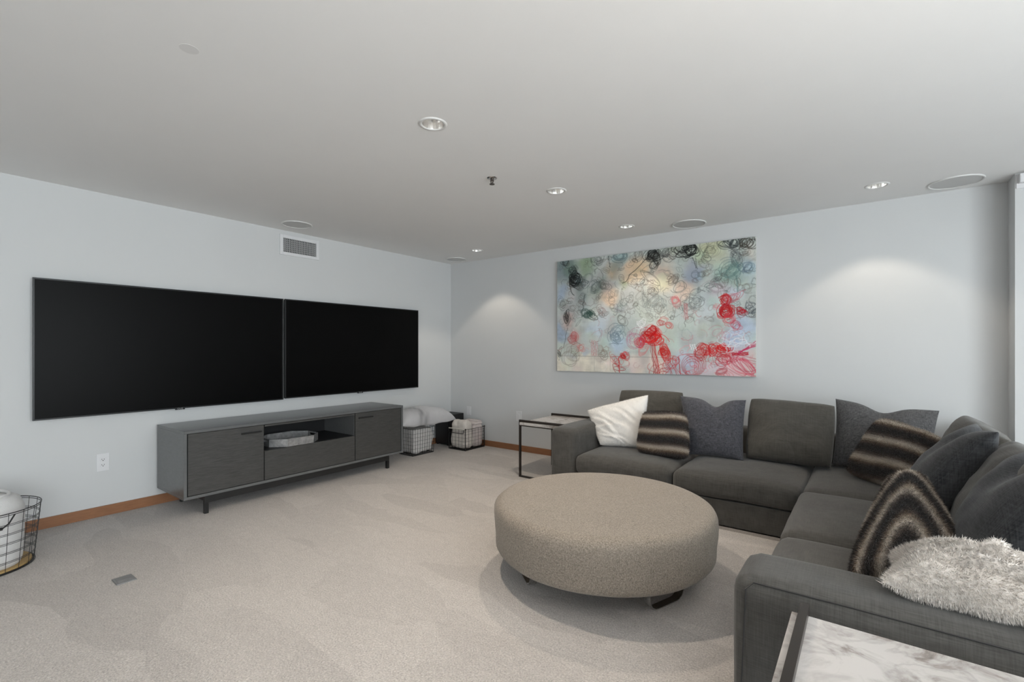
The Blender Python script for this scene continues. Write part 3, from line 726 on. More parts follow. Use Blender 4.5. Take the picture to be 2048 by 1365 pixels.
# ================================================================== PAINTING
PX0, PX1, PZ0, PZ1 = 1.792, 3.925, 1.036, 2.331
NX, NZ = 620, 376
CAM = np.array([4.743, -4.894, 1.290]); PSI = math.radians(36.761)
def crop_uv(px, py):
    """feature spotted on the photographed canvas -> (u, v) on the canvas, v down"""
    U = 1100 + px / 4.402; Vv = 460 + py / 4.402
    fw = np.array([-math.sin(PSI), math.cos(PSI), 0]); rt = np.array([math.cos(PSI), math.sin(PSI), 0])
    d = fw + rt * (U - 1024) / 950.09 + np.array([0, 0, 1]) * (699.27 - Vv) / 950.09
    t = (-0.045 - CAM[1]) / d[1]; P = CAM + t * d
    return (P[0] - PX0) / (PX1 - PX0), (PZ1 - P[2]) / (PZ1 - PZ0)
def sc(px): return px / 1750.0                        # crop pixels -> fraction of the canvas width
img = np.ones((NZ, NX, 3), np.float32) * np.array(lin((196, 203, 198)), np.float32)
YY, XX = np.mgrid[0:NZ, 0:NX]
US = XX / (NX - 1); VS_ = YY / (NZ - 1); ASP = (PZ1 - PZ0) / (PX1 - PX0)
def fbm(sx, sy, seed, octs=4):
    r = np.random.default_rng(seed); out = np.zeros((NZ, NX), np.float32); amp = 1.0
    for o in range(octs):
        gx, gy = int(sx * 2 ** o) + 2, int(sy * 2 ** o) + 2
        gr = r.random((gy, gx)); fx = US * (gx - 1.001); fy = VS_ * (gy - 1.001)
        ix = fx.astype(int); iy = fy.astype(int); fx = fx - ix; fy = fy - iy
        fx = fx * fx * (3 - 2 * fx); fy = fy * fy * (3 - 2 * fy)
        out += amp * (gr[iy, ix] * (1 - fx) * (1 - fy) + gr[iy, ix + 1] * fx * (1 - fy) + gr[iy + 1, ix] * (1 - fx) * fy + gr[iy + 1, ix + 1] * fx * fy - 0.5)
        amp *= 0.5
    return out
rr0 = random.Random(5)
wob = fbm(9, 6, 3); wob2 = fbm(14, 9, 5)
BL = [(120, 350, 170, (116, 134, 136)), (320, 290, 90, (150, 176, 140)), (450, 500, 130, (148, 160, 152)), (250, 480, 110, (110, 128, 128)), (560, 350, 90, (186, 166, 138)),
 (600, 250, 80, (168, 190, 192)), (770, 330, 130, (238, 206, 168)), (720, 450, 90, (232, 208, 176)), (520, 600, 120, (232, 206, 182)), (660, 480, 55, (164, 176, 132)), (1000, 420, 150, (226, 206, 186)),
 (1180, 540, 100, (232, 206, 186)), (1260, 390, 85, (158, 172, 192)), (1400, 180, 120, (204, 208, 168)), (1560, 380, 130, (160, 188, 178)), (1750, 330, 100, (172, 192, 202)),
 (1100, 160, 90, (200, 206, 190)), (610, 690, 80, (172, 178, 184)), (100, 560, 90, (172, 188, 206)), (100, 900, 100, (170, 186, 206)), (300, 620, 80, (150, 165, 165)),
 (400, 880, 130, (196, 210, 222)), (600, 950, 110, (182, 206, 218)), (230, 930, 75, (210, 166, 162)), (900, 760, 160, (208, 214, 206)), (1200, 900, 190, (204, 212, 210)), (1400, 700, 130, (206, 214, 218)),
 (1720, 850, 130, (196, 210, 228)), (1650, 1000, 110, (190, 204, 228)), (1200, 1170, 120, (194, 204, 226)), (1000, 1200, 130, (238, 218, 208)), (1600, 1220, 150, (238, 202, 208)), (1380, 1200, 100, (228, 212, 218)),
 (780, 1200, 120, (238, 220, 212)), (300, 1200, 200, (238, 230, 214)), (80, 1190, 130, (238, 232, 216)), (480, 1200, 120, (236, 226, 212)), (1640, 600, 110, (206, 220, 230)), (1500, 560, 90, (214, 208, 212)),
 (850, 900, 90, (225, 205, 205)), (160, 800, 90, (205, 185, 180)), (330, 1060, 60, (182, 192, 200)), (1770, 180, 70, (222, 218, 208))]
for px, py, r, c in BL:
    u, v = crop_uv(px, py); r = sc(r)
    d = np.sqrt(((US - u) + wob * 0.035) ** 2 + ((VS_ - v) * ASP + wob2 * 0.035) ** 2) / r
    a = np.clip(1.25 - d, 0, 1); a = (a * a * (3 - 2 * a) * 0.92)[..., None]
    img = img * (1 - a) + np.array(lin(c), np.float32) * a
# brushy streaks
streak = fbm(60, 8, 11, 3) * 0.5 + fbm(10, 50, 12, 3) * 0.5 + fbm(40, 26, 13, 3) * 0.5
img *= (1 + 0.26 * streak)[..., None]
for k in range(260):                                   # small washes of neighbouring tints
    u, v = rr0.random(), rr0.random(); r = rr0.uniform(0.012, 0.05)
    x, y = int(u * (NX - 1)), int(v * (NZ - 1)); c = img[y, x] * (np.array([rr0.uniform(0.93, 1.07) for _ in range(3)]) * rr0.uniform(0.82, 1.14))
    x0, x1, y0, y1 = max(0, int(x - r * NX * 1.4)), min(NX, int(x + r * NX * 1.4)), max(0, int(y - r * NX * 1.4)), min(NZ, int(y + r * NX * 1.4))
    d = np.sqrt((US[y0:y1, x0:x1] - u + wob[y0:y1, x0:x1] * 0.03) ** 2 + ((VS_[y0:y1, x0:x1] - v) * ASP + wob2[y0:y1, x0:x1] * 0.03) ** 2) / r
    a = (np.clip(1.3 - d, 0, 1) * 0.6)[..., None]; img[y0:y1, x0:x1] = img[y0:y1, x0:x1] * (1 - a) + c * a
def dab(pts, wd, c, al):
    """stamp a polyline of soft round dabs; pts in (u, v)"""
    global img
    c = np.array(c, np.float32); R = max(1.1, wd * NX)
    xs = np.array([p[0] for p in pts]) * (NX - 1); ys = np.array([p[1] for p in pts]) * (NZ - 1)
    x0 = max(0, int(xs.min() - R - 2)); x1 = min(NX, int(xs.max() + R + 3)); y0 = max(0, int(ys.min() - R - 2)); y1 = min(NZ, int(ys.max() + R + 3))
    if x1 <= x0 or y1 <= y0: return
    A = np.zeros((y1 - y0, x1 - x0), np.float32)
    for i in range(len(xs) - 1):
        L = math.hypot(xs[i + 1] - xs[i], ys[i + 1] - ys[i]); m = max(1, int(L / 0.8))
        for k in range(m):
            x = xs[i] + (xs[i + 1] - xs[i]) * k / m; y = ys[i] + (ys[i + 1] - ys[i]) * k / m
            ia, ib = int(max(x0, x - R - 1)), int(min(x1, x + R + 2)); ja, jb = int(max(y0, y - R - 1)), int(min(y1, y + R + 2))
            if ib <= ia or jb <= ja: continue
            dd = np.sqrt((np.arange(ia, ib)[None, :] - x) ** 2 + (np.arange(ja, jb)[:, None] - y) ** 2)
            q = np.clip(R + 0.5 - dd, 0, 1) * al
            s_ = A[ja - y0:jb - y0, ia - x0:ib - x0]; np.maximum(s_, q, out=s_)
    a = A[..., None]; img[y0:y1, x0:x1] = img[y0:y1, x0:x1] * (1 - a) + c * a
rr_ = random.Random(21)
def scribble(px, py, rx, ry, loops, c, al=0.8, wd=3.0, drift=0.30):
    """a hand-drawn tangle: strokes of two to five running loops whose centre wanders"""
    c = np.array(lin(c)); left = loops
    while left > 0:
        m = min(left, rr_.choice([2, 3, 4, 5])); left -= m
        u0, v0 = crop_uv(px + rr_.gauss(0, rx * drift), py + rr_.gauss(0, ry * drift))
        du, dv = sc(rx) * rr_.gauss(0, 0.30), sc(ry) / ASP * rr_.gauss(0, 0.30)
        ph = rr_.uniform(0, 6.28); tl_ = rr_.uniform(-0.9, 0.9); sgn = rr_.choice((-1, 1)); n = 18 * m; pts = []
        a0, a1 = rr_.uniform(0.40, 1.15), rr_.uniform(0.35, 1.15); e0, e1 = rr_.uniform(0.6, 1.05), rr_.uniform(0.5, 1.05)
        for k in range(n + 1):
            f = k / n; a = ph + sgn * 2 * PI * (m - 0.3) * f
            r = a0 + (a1 - a0) * f + 0.10 * math.sin(5 * f * 6 + ph)
            x = sc(rx) * r * e0 * math.cos(a); y = sc(ry) * r * e1 * math.sin(a)
            X = x * math.cos(tl_) - y * math.sin(tl_); Y = x * math.sin(tl_) + y * math.cos(tl_)
            pts.append((u0 + X + du * (f - 0.5) * 2, v0 + Y / ASP + dv * (f - 0.5) * 2))
        dab(pts, sc(wd) * rr_.uniform(0.45, 1.15) / 2, c * rr_.uniform(0.75, 1.25), al * rr_.uniform(0.45, 1.0))
def line(p0, p1, c, al=0.8, wd=3.0, jit=8):
    n = 10; pts = [crop_uv(p0[0] + (p1[0] - p0[0]) * k / n + rr_.gauss(0, jit * 0.4), p0[1] + (p1[1] - p0[1]) * k / n + rr_.gauss(0, jit * 0.4)) for k in range(n + 1)]
    dab(pts, sc(wd) / 2, lin(c), al)
# thin background loops
for k in range(230):
    px = rr_.uniform(80, 1800); top = 280 - (px - 62) * 0.124 + 20; py = rr_.uniform(top, 800)
    scribble(px, py, rr_.uniform(18, 60), rr_.uniform(18, 60), rr_.choice((1, 2, 3)), rr_.choice([(70, 72, 68), (96, 84, 74), (84, 98, 96), (116, 100, 88)]), rr_.uniform(0.3, 0.65), 3.5)
for k in range(70):
    px = rr_.uniform(80, 1800); py = rr_.uniform(700, 1240)
    scribble(px, py, rr_.uniform(20, 70), rr_.uniform(20, 60), 1, rr_.choice([(190, 120, 120), (150, 140, 136), (226, 226, 226), (240, 238, 236), (200, 130, 140), (130, 150, 160)]), rr_.uniform(0.3, 0.6), 4)
for k in range(40):
    px = rr_.uniform(1150, 1800); py = rr_.uniform(950, 1290)
    scribble(px, py, rr_.uniform(20, 60), rr_.uniform(20, 45), 1, rr_.choice([(214, 96, 110), (205, 70, 90), (226, 140, 150)]), rr_.uniform(0.4, 0.7), 4)
BK = (18, 22, 22); DG = (34, 48, 46); GR = (92, 98, 98); BR = (86, 70, 58)
for a in [(120, 290, 42, 50, 9, (52, 58, 58), .7, 5), (400, 270, 50, 48, 12, (86, 96, 94), .6, 5), (600, 235, 70, 55, 14, (104, 124, 128), .6, 5), (760, 240, 50, 50, 7, BR, .5, 3.5), (905, 212, 62, 42, 26, BK, .9, 8), (1020, 192, 52, 34, 14, (70, 72, 72), .7, 7),
 (930, 300, 40, 60, 9, (40, 38, 34), .8, 5), (1215, 190, 84, 60, 26, BK, .9, 7), (1600, 112, 80, 45, 22, (44, 52, 54), .8, 6), (1740, 112, 62, 42, 14, (60, 54, 44), .8, 6), (1640, 225, 45, 75, 12, (74, 82, 86), .7, 5), (1400, 200, 70, 60, 7, (110, 112, 92), .5, 3.5),
 (215, 440, 74, 84, 34, BK, .92, 8), (205, 355, 46, 42, 14, DG, .85, 6), (300, 440, 60, 70, 10, (58, 76, 78), .6, 5), (390, 500, 60, 75, 10, (70, 88, 86), .6, 4), (470, 490, 52, 42, 9, (84, 88, 84), .6, 4), (560, 560, 60, 60, 5, BR, .4, 3.5),
 (140, 770, 26, 58, 12, (30, 34, 34), .85, 5), (330, 740, 70, 36, 18, (44, 76, 68), .8, 11), (100, 640, 40, 60, 7, (80, 84, 84), .6, 4), (480, 720, 54, 60, 8, (140, 116, 112), .5, 4), (250, 700, 70, 60, 5, BR, .4, 3.5), (640, 780, 45, 70, 6, (110, 112, 108), .6, 5),
 (850, 450, 120, 40, 6, BR, .6, 4), (880, 520, 60, 60, 8, (100, 90, 84), .6, 4), (920, 650, 90, 90, 16, (112, 120, 122), .5, 4), (1100, 430, 36, 62, 9, BR, .55, 4), (1240, 630, 82, 66, 16, (104, 110, 112), .55, 5), (1340, 300, 60, 50, 6, BR, .4, 3.5),
 (1570, 360, 115, 85, 6, (86, 116, 116), .7, 5), (1600, 345, 60, 30, 6, (96, 126, 122), .6, 4), (1740, 320, 60, 40, 6, (86, 110, 130), .6, 4), (1770, 690, 45, 60, 9, (52, 66, 78), .7, 4), (590, 930, 72, 84, 13, (92, 116, 136), .6, 5), (460, 1060, 62, 86, 10, (150, 130, 116), .6, 4),
 (180, 1110, 100, 108, 9, (128, 116, 100), .6, 4), (85, 1090, 22, 60, 8, (46, 42, 36), .8, 4), (1450, 520, 70, 60, 6, (170, 150, 160), .5, 4)]: scribble(*a)
line((870, 238), (640, 470), BK, .9, 6); line((300, 560), (290, 720), DG, .8, 6); line((515, 230), (530, 330), DG, .8, 6); line((1640, 400), (1655, 550), (110, 140, 136), .7, 10); line((1250, 240), (1290, 340), DG, .7, 6); line((1280, 240), (1300, 350), DG, .6, 5)
line((120, 1040), (155, 860), (70, 66, 58), .7, 5); line((70, 1110), (1000, 1124), (120, 118, 112), .45, 3, 1); line((390, 1110), (390, 1240), (140, 138, 130), .3, 2, 1); line((530, 1115), (530, 1240), (140, 138, 130), .3, 2, 1); line((520, 1000), (650, 1000), (84, 104, 120), .5, 4)
RD = (206, 18, 20); CR = (176, 22, 40); PK = (212, 84, 104)
for a in [(910, 935, 84, 62, 34, RD, .95, 9), (890, 900, 60, 40, 14, (190, 16, 18), .95, 9), (800, 990, 46, 48, 14, (214, 36, 36), .85, 7), (800, 1050, 60, 50, 7, (206, 50, 60), .6, 5), (650, 1110, 38, 30, 16, RD, .92, 8), (640, 1170, 96, 66, 10, (196, 44, 44), .75, 5), (1008, 1075, 38, 52, 20, (218, 30, 22), .92, 8),
 (970, 1190, 90, 100, 9, (196, 48, 50), .7, 6), (1060, 1170, 60, 80, 8, (196, 48, 50), .7, 6), (1540, 620, 42, 46, 16, RD, .9, 7), (1560, 715, 58, 58, 26, (196, 20, 30), .9, 8), (1690, 722, 48, 36, 18, CR, .9, 7), (1545, 785, 62, 46, 10, (214, 66, 76), .7, 5), (1580, 590, 66, 44, 9, PK, .7, 5),
 (1350, 1050, 46, 70, 16, (206, 28, 30), .85, 7), (1430, 1040, 40, 60, 12, (200, 24, 30), .85, 6), (1530, 1060, 62, 50, 22, RD, .92, 8), (1540, 1140, 84, 60, 12, (196, 40, 56), .8, 6), (1220, 1185, 92, 90, 8, (192, 48, 54), .75, 6), (980, 800, 44, 42, 6, (204, 60, 60), .75, 5), (1040, 860, 30, 36, 4, (204, 60, 60), .7, 5),
 (1090, 610, 44, 52, 8, (216, 110, 116), .65, 5), (210, 950, 52, 52, 14, (198, 96, 96), .7, 7), (260, 1030, 50, 40, 7, (196, 120, 116), .6, 5), (1700, 1200, 120, 60, 12, (206, 72, 96), .7, 5), (1540, 1265, 80, 36, 9, (208, 70, 84), .7, 5), (740, 940, 60, 84, 8, (196, 96, 140), .55, 5), (1500, 900, 70, 60, 8, (210, 120, 140), .5, 4), (1640, 870, 50, 50, 6, (196, 70, 96), .6, 4), (1460, 680, 40, 40, 5, (206, 110, 120), .5, 4)]: scribble(*a)
for k in range(7): line((885 + 6 * k, 1000), (920 + 9 * k, 1290), (170 + 6 * k, 56, 56), .75, 6)
for k in range(5): line((1600, 1085 + 5 * k), (1745, 1080 + 6 * k), (190, 24, 50), .85, 7); line((1660, 1090 - 4 * k), (1812, 985 + 10 * k), (196, 50, 96), .8, 7)
for k in range(5): line((360 + 14 * k, 980), (370 + 10 * k, 1110), (206, 120, 130), .6, 5); line((1180 + 8 * k, 650), (1184 + 8 * k, 790), (196, 90, 96), .45, 4)
line((605, 1120), (612, 1290), RD, .9, 8); line((1130, 1120), (1150, 1290), (190, 40, 44), .8, 8); line((1040, 1130), (1120, 1280), (196, 48, 50), .7, 6); line((1000, 1290), (1100, 1180), (196, 48, 50), .7, 6)
for k in range(9): scribble(1620, 980, 90, 60, 1, (236, 240, 246), .8, 7); scribble(800, 830, 60, 40, 1, (240, 240, 242), .5, 7)
for k in range(3): line((1230 + 20 * k, 1010), (1250 + 20 * k, 1060), (244, 244, 246), .8, 7)
pt = thing('abstract_painting', 'large unframed abstract canvas with red and black looping scribbles on the back wall', 'painting', ((PX0 + PX1) / 2, -0.02, PZ0))
yf = -0.045
gx = PX0 + (PX1 - PX0) * np.arange(NX) / (NX - 1); gz = PZ1 - (PZ1 - PZ0) * np.arange(NZ) / (NZ - 1)
GX, GZ = np.meshgrid(gx, gz)
CV = np.stack([GX, np.full_like(GX, yf), GZ], -1).reshape(-1, 3)
ii = (np.arange(NZ - 1)[:, None] * NX + np.arange(NX - 1)[None, :]).ravel()
CF = np.stack([ii, ii + NX, ii + NX + 1, ii + 1], 1)
mk('painted_front', (CV, CF), 'canvas_paint', pt, col=np.clip(img, 0, 1).reshape(-1, 3))
mk('stretcher', box(PX0, PX1, yf + 0.0005, -0.004, PZ0, PZ1), 'canvas_edge', pt)

# ================================================================== OTTOMAN
OC = (3.499, -2.354); OR = 0.628; OZ0, OZ1 = 0.140, 0.428
ot = thing('round_ottoman', 'large round taupe tweed ottoman on chrome loop legs in front of the sofa', 'ottoman', (OC[0], OC[1], 0))
prof = [(0.001, OZ0)]
for k in range(7):
    a = k / 6 * PI / 2; prof.append((OR - 0.055 + 0.045 * math.sin(a), OZ0 + 0.05 - 0.05 * math.cos(a)))
prof += [(OR - 0.006, OZ0 + 0.10), (OR - 0.002, OZ0 + 0.15), (OR, OZ1 - 0.085)]
for k in range(1, 9):
    a = k / 8 * PI / 2; prof.append((OR - 0.062 + 0.062 * math.cos(a), OZ1 - 0.066 + 0.058 * math.sin(a)))
prof += [(OR * 0.8, OZ1 - 0.004), (OR * 0.6, OZ1 - 0.001), (OR * 0.3, OZ1), (0.001, OZ1)]
V, F = lathe(prof, (OC[0], OC[1], 0), 96)
V2 = []
for p in V:
    P = Vector(p); a = math.atan2(P.y - OC[1], P.x - OC[0])
    k = noise.noise(Vector((math.cos(a) * 3, math.sin(a) * 3, P.z * 14))) * 0.004 + noise.noise(P * 6) * 0.003
    d = Vector((P.x - OC[0], P.y - OC[1], 0)); 
    if d.length > 0.3: P += d.normalized() * k
    V2.append(tuple(P))
mk('upholstery', (V2, F), 'ottoman_tweed', ot, smooth=True)
for ang in (-20, -130, 107):
    a = math.radians(ang); cx, cy = OC[0] + 0.45 * math.cos(a), OC[1] + 0.45 * math.sin(a)
    tx, ty = -math.sin(a), math.cos(a); hw = 0.135; V = []; F = []
    path = [(-hw, OZ0 + 0.03), (-hw, 0.07), (-hw * 0.97, 0.05), (-hw * 0.85, 0.022), (-hw * 0.66, 0.006), (-hw * 0.5, 0.003), (hw * 0.5, 0.003), (hw * 0.66, 0.006), (hw * 0.85, 0.022), (hw * 0.97, 0.05), (hw, 0.07), (hw, OZ0 + 0.03)]
    th = 0.005; bw = 0.021
    inner = []
    for i, (s, z) in enumerate(path):
        a0 = path[max(i - 1, 0)]; a1 = path[min(i + 1, len(path) - 1)]
        dx, dz = a1[0] - a0[0], a1[1] - a0[1]; l = math.hypot(dx, dz); inner.append((s - dz / l * th, z + dx / l * th))
    for (s, z), (si, zi) in zip(path, inner):
        for q, zz in ((s, z), (si, zi)):
            for b_ in (-bw, bw):
                V.append((cx + tx * q + math.cos(a) * b_, cy + ty * q + math.sin(a) * b_, zz))
    for i in range(len(path) - 1):
        o = i * 4; F += [(o, o + 4, o + 5, o + 1), (o + 2, o + 3, o + 7, o + 6), (o, o + 2, o + 6, o + 4), (o + 1, o + 5, o + 7, o + 3)]
    mk('leg', (V, F), 'chrome', ot)

# ================================================================== SECTIONAL SOFA
so = thing('sectional_sofa', 'dark grey L-shaped sectional sofa along the back and right walls', 'sofa', (4.2, -1.0, 0))
SX0, SXI, SXF, SXB = 2.46, 2.705, 4.405, 5.50      # left arm outer, inner, right-run seat front, right-run back
SYB, SYF = -0.10, -1.265                            # back, seat front of the back run
SYN, SYO = -3.035, -3.295                           # near arm inner / outer
ZS = 0.375                                          # seat top
mk('base', cushion(SX0 + 0.02, SXB - 0.02, SYF + 0.01, SYB - 0.02, 0.022, 0.205, 0.012, 0, 6, 0.0), 'sofa_fabric', so, smooth=True, auto=40)
mk('base', cushion(SXF + 0.01, SXB - 0.02, SYN - 0.02, SYF + 0.02, 0.022, 0.205, 0.012, 0, 6, 0.0), 'sofa_fabric', so, smooth=True, auto=40)
mk('plinth', join(box(SX0 + 0.02, SXF + 0.01, SYF - 0.002, SYF + 0.02, 0.0, 0.022), box(SXF - 0.002, SXF + 0.02, SYN, SYF - 0.002, 0.0, 0.022)), 'chrome', so)
def arm(x0, x1, y0, y1, seed):
    return mk('arm', cushion(x0, x1, y0, y1, 0.02, 0.585, 0.045, 0.016, 16, 0.002, seed, side=0.004), 'sofa_fabric', so, smooth=True)
A1 = arm(SX0, SXI, SYF - 0.005, SYB, 1)
A2 = arm(SXF - 0.0, SXB, SYO, SYN, 2)
# stitched seams on the arms
mk('seam', tube([(SXF + 0.012 + 0.0, SYO - 0.001, 0.03), (SXF + 0.03, SYO - 0.004, 0.30), (SXF + 0.04, SYO - 0.002, 0.555), (SXF + 0.06, SYO + 0.010, 0.575), (SXF + 0.3, SYO + 0.008, 0.578), (SXB - 0.1, SYO + 0.008, 0.578)], 0.0022, 5), 'console_dark', A2)
mk('back_frame', cushion(SXI, SXB, -0.30, SYB, 0.15, 0.585, 0.04, 0.01, 10, 0.001, 3), 'sofa_fabric', so, smooth=True)
mk('back_frame', cushion(SXB - 0.20, SXB, SYN, -0.30, 0.15, 0.585, 0.04, 0.01, 10, 0.001, 4), 'sofa_fabric', so, smooth=True)
sc_ = dict(r=0.055, crown=0.028, n=16, nz=0.005, crown_b=0.0, side=0.008)
Z0c = 0.208
for k, (x0, x1, y0, y1) in enumerate([(SXI + 0.004, 3.545, SYF - 0.012, -0.30), (3.553, 4.398, SYF - 0.012, -0.30), (4.406, SXB - 0.19, SYF - 0.01, -0.30),
                                       (SXF - 0.012, SXB - 0.19, -2.19, SYF - 0.016), (SXF - 0.012, SXB - 0.19, SYN + 0.004, -2.198)]):
    mk('seat_cushion', cushion(x0, x1, y0, y1, Z0c, ZS, seed=k + 10, **sc_), 'sofa_fabric', so, smooth=True)
def back_cushion(c, th, seed, **k):
    g, st = pillow(c, th, 36, 0.012, nz=0.013, seed=seed, pw=0.34, rc=0.05, **k)
    return mk('back_cushion', g, 'sofa_cushion_fabric', so, smooth=True)
back_cushion([(2.735, -0.37, 0.885), (3.375, -0.37, 0.895), (3.38, -0.46, 0.42), (2.735, -0.46, 0.42)], 0.17, 21, zmin=0.405, bend=0.0)
back_cushion([(3.955, -0.50, 0.885), (4.56, -0.50, 0.865), (4.54, -0.66, 0.40), (3.945, -0.66, 0.40)], 0.25, 22, zmin=0.405)
back_cushion([(5.44, -0.62, 0.75), (5.40, -0.12, 0.76), (5.22, -0.14, 0.42), (5.22, -0.62, 0.42)], 0.17, 23, zmin=0.405)
back_cushion([(5.30, -1.64, 0.86), (5.25, -0.86, 0.89), (5.06, -0.84, 0.42), (5.06, -1.64, 0.42)], 0.22, 24, zmin=0.405)
back_cushion([(5.31, -2.50, 0.86), (5.30, -1.80, 0.88), (5.08, -1.76, 0.42), (5.08, -2.55, 0.42)], 0.22, 25, zmin=0.405)

# ================================================================== SCATTER PILLOWS
def linen(c, th, m, label, seed, **k):
    g, st = pillow(c, th, 38, 0.05, nz=0.007, seed=seed, **k)
    t = mk('throw_pillow', g, m, smooth=True, label=label, cat='pillow')
    return t
linen([(3.408, -0.60, 0.875), (3.945, -0.60, 0.872), (3.955, -0.76, 0.400), (3.53, -0.78, 0.400)], 0.17, 'linen_blue', 'blue-grey linen pillow with a dented top, between fur and plain cushions', 31, chop=0.26, s0=0.12, chopw=0.30, zmin=0.403)
linen([(4.545, -0.36, 0.90), (5.150, -0.44, 0.86), (5.10, -0.58, 0.405), (4.53, -0.55, 0.405)], 0.17, 'linen_grey', 'grey linen pillow with a dented top standing in the sofa corner', 32, chop=0.22, s0=-0.02, chopw=0.34, zmin=0.403)
linen([(5.20, -1.48, 0.905), (5.20, -1.98, 0.930), (4.88, -2.00, 0.41), (4.88, -1.44, 0.41)], 0.20, 'linen_charcoal', 'dark charcoal pillow leaning behind the bent striped fur pillow', 33, chop=0.20, s0=0.0, zmin=0.405)
linen([(5.27, -2.10, 0.885), (5.28, -2.66, 0.90), (5.03, -2.74, 0.41), (5.02, -2.10, 0.41)], 0.21, 'linen_charcoal', 'large dark charcoal pillow at the right edge, above the cream throw', 34, chop=0.22, s0=-0.05, zmin=0.405)

BAND = [((30, 24, 22), 0.0), ((46, 36, 32), 0.12), ((92, 78, 68), 0.24), ((186, 176, 164), 0.38), ((176, 164, 148), 0.50), ((104, 84, 66), 0.60), ((50, 40, 36), 0.74), ((26, 21, 20), 0.88), ((30, 24, 22), 1.0)]
def bandcol(ph):
    ph = np.mod(ph, 1.0); xs = [b for _, b in BAND]
    return np.stack([np.interp(ph, xs, [lin(c)[k] for c, _ in BAND]) for k in range(3)], 1)
def fur_pillow(c, th, label, seed, phase, count=42000, comb=(0, 0, -0.5), length=0.015, **k):
    g, st = pillow(c, th, 40, 0.0, nz=0.010, seed=seed, rc=0.08, **k)
    ph = phase(st[:, 0], st[:, 1])
    col = bandcol(ph)
    t = thing('fur_pillow', label, 'pillow', tuple(np.array([np.mean([p[0] for p in c]), np.mean([p[1] for p in c]), min(p[2] for p in c)])), 'striped faux fur pillows')
    mk('cover', g, 'fur', t, smooth=True, col=col)
    s, cc = strands(g, count, length, 0.0011, col, comb, seed)
    mk('fur_pile', s, 'fur', t, kind='stuff', col=cc)
    return t
fur_pillow([(3.165, -0.845, 0.745), (3.535, -0.835, 0.760), (3.60, -1.00, 0.405), (3.150, -0.98, 0.412)], 0.15, 'striped brown fur pillow leaning beside the white pillow', 41,
           lambda s, t: 0.02 + (0.98 - t) * 1.42 + 0.05 * s * s + 0.03 * np.sin(3 * s), zmin=0.403, pw=0.42)
fur_pillow([(4.815, -0.70, 0.815), (5.14, -0.90, 0.735), (4.97, -1.12, 0.415), (4.615, -0.82, 0.430)], 0.16, 'striped brown fur pillow tilted against the grey corner pillow', 42,
           lambda s, t: 0.30 + (1.0 - t) * 1.50 + 0.08 * s + 0.04 * np.sin(4 * s), zmin=0.403, pw=0.42)
def arcphase(s, t):
    r = np.sqrt((s * (1.0 + 0.25 * (t + 1) / 2)) ** 2 * 0.9 + np.clip((t + 1.0), 0, 2) ** 2 * 0.36)
    return 0.42 + r * 2.55
fur_pillow([(4.83, -2.16, 0.715), (4.945, -2.13, 0.722), (5.045, -2.52, 0.50), (4.672, -2.64, 0.412)], 0.20, 'bent striped fur pillow with arched bands beside the cream throw', 43, arcphase, comb=(0, -0.3, -0.4), zmin=0.403, pw=0.40, count=60000)
# white fluffy pillow against the left arm
g, st = pillow([(2.525, -0.70, 0.690), (3.135, -0.62, 0.880), (3.14, -0.80, 0.405), (2.770, -0.90, 0.405)], 0.19, 56, 0.05, nz=0.006, seed=51, folds=0.030, nscale=4, zmin=0.403, rc=0.04)
t = thing('white_pillow', 'fluffy white pillow slumped against the left sofa arm', 'pillow', (2.9, -0.8, 0.405))
mk('cover', g, 'fur_white', t, smooth=True)
s, _ = strands(g, 26000, 0.008, 0.0010, None, (0, 0, -0.3), 52)
mk('fur_pile', s, 'fur_white', t, kind='stuff')
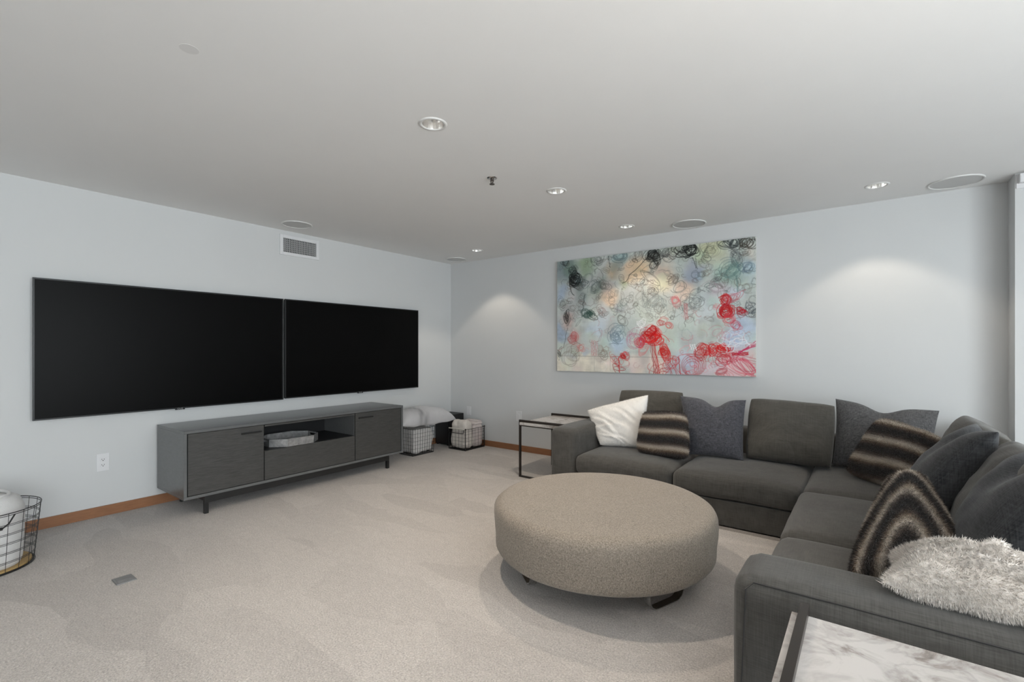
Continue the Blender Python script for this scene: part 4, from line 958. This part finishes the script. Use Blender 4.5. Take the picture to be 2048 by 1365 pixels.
# cream fur throw on the near arm
g, st = pillow([(4.80, -2.985, 0.640), (5.49, -2.90, 0.66), (5.49, -3.27, 0.65), (4.775, -3.205, 0.635)], 0.20, 60, 0.06, nz=0.030, seed=61, folds=0.06, nscale=4.5, pw=0.42, back=0.3, zmin=None)
V = np.array(g[0]); 
lim = np.where((V[:, 1] < -3.03), 0.606, 0.42); edge = np.clip((V[:, 1] + 3.33) / 0.03, 0, 1)
V[:, 2] = np.maximum(V[:, 2], lim)
g = (V.tolist(), g[1])
t = thing('fur_throw', 'bunched cream fur throw blanket lying over the near sofa arm', 'throw', (5.13, -3.1, 0.606))
mk('cloth', g, 'fur_cream', t, smooth=True)
s, _ = strands(g, 110000, 0.012, 0.0009, None, (0.15, -0.25, -0.15), 62, jitter=0.35, mask=lambda p, n: (p[:, 2] > 0.607).astype(float) + 0.001)
mk('fur_pile', s, 'fur_cream', t, kind='stuff')

# ================================================================== SIDE TABLES
def side_table(label, along, a0, a1, b0, b1, b_leg, zt=0.555):
    """two steel loops parallel to `along`; marble slab threaded through them.
    along='x': loops run in x from a0 to a1 at y = b0 and y = b1"""
    def B(p0, p1, q0, q1, z0, z1):
        return box(p0, p1, q0, q1, z0, z1) if along == 'x' else box(q0, q1, p0, p1, z0, z1)
    cx = ((a0 + a1) / 2, (b0 + b1) / 2) if along == 'x' else ((b0 + b1) / 2, (a0 + a1) / 2)
    t = thing('side_table', label, 'side table', (cx[0], cx[1], 0))
    mk('marble_top', B(a0 + 0.004, a1 - 0.004, b0 - 0.03, b1 + 0.03, zt - 0.026, zt), 'marble', t, bevel=0.0015)
    hw = 0.011
    for b in (b0, b1):
        mk('top_rail', B(a0 - 0.018, a1 + 0.018, b - hw, b + hw, zt + 0.001, zt + 0.023), 'bronze_metal', t, bevel=0.001)
        mk('floor_rail', B(a0 - 0.018, a1 + 0.018, b - hw, b + hw, 0.0, 0.016), 'bronze_metal', t, bevel=0.001)
        mk('under_rail', B(a0, a1, b - hw, b + hw, zt - 0.040, zt - 0.027), 'bronze_metal', t, bevel=0.001)
        for a in (a0 - 0.018, a1):
            mk('leg', B(a, a + 0.018, b - hw, b + hw, 0.016, zt + 0.001), 'bronze_metal', t, bevel=0.001)
side_table('marble-topped side table with dark metal frame beside the left sofa arm', 'x', 1.935, 2.42, -0.985, -0.37, 0)
side_table('marble-topped side table in the bottom right foreground beside the near sofa arm', 'y', -3.86, -3.352, 4.604, 5.20, 0)
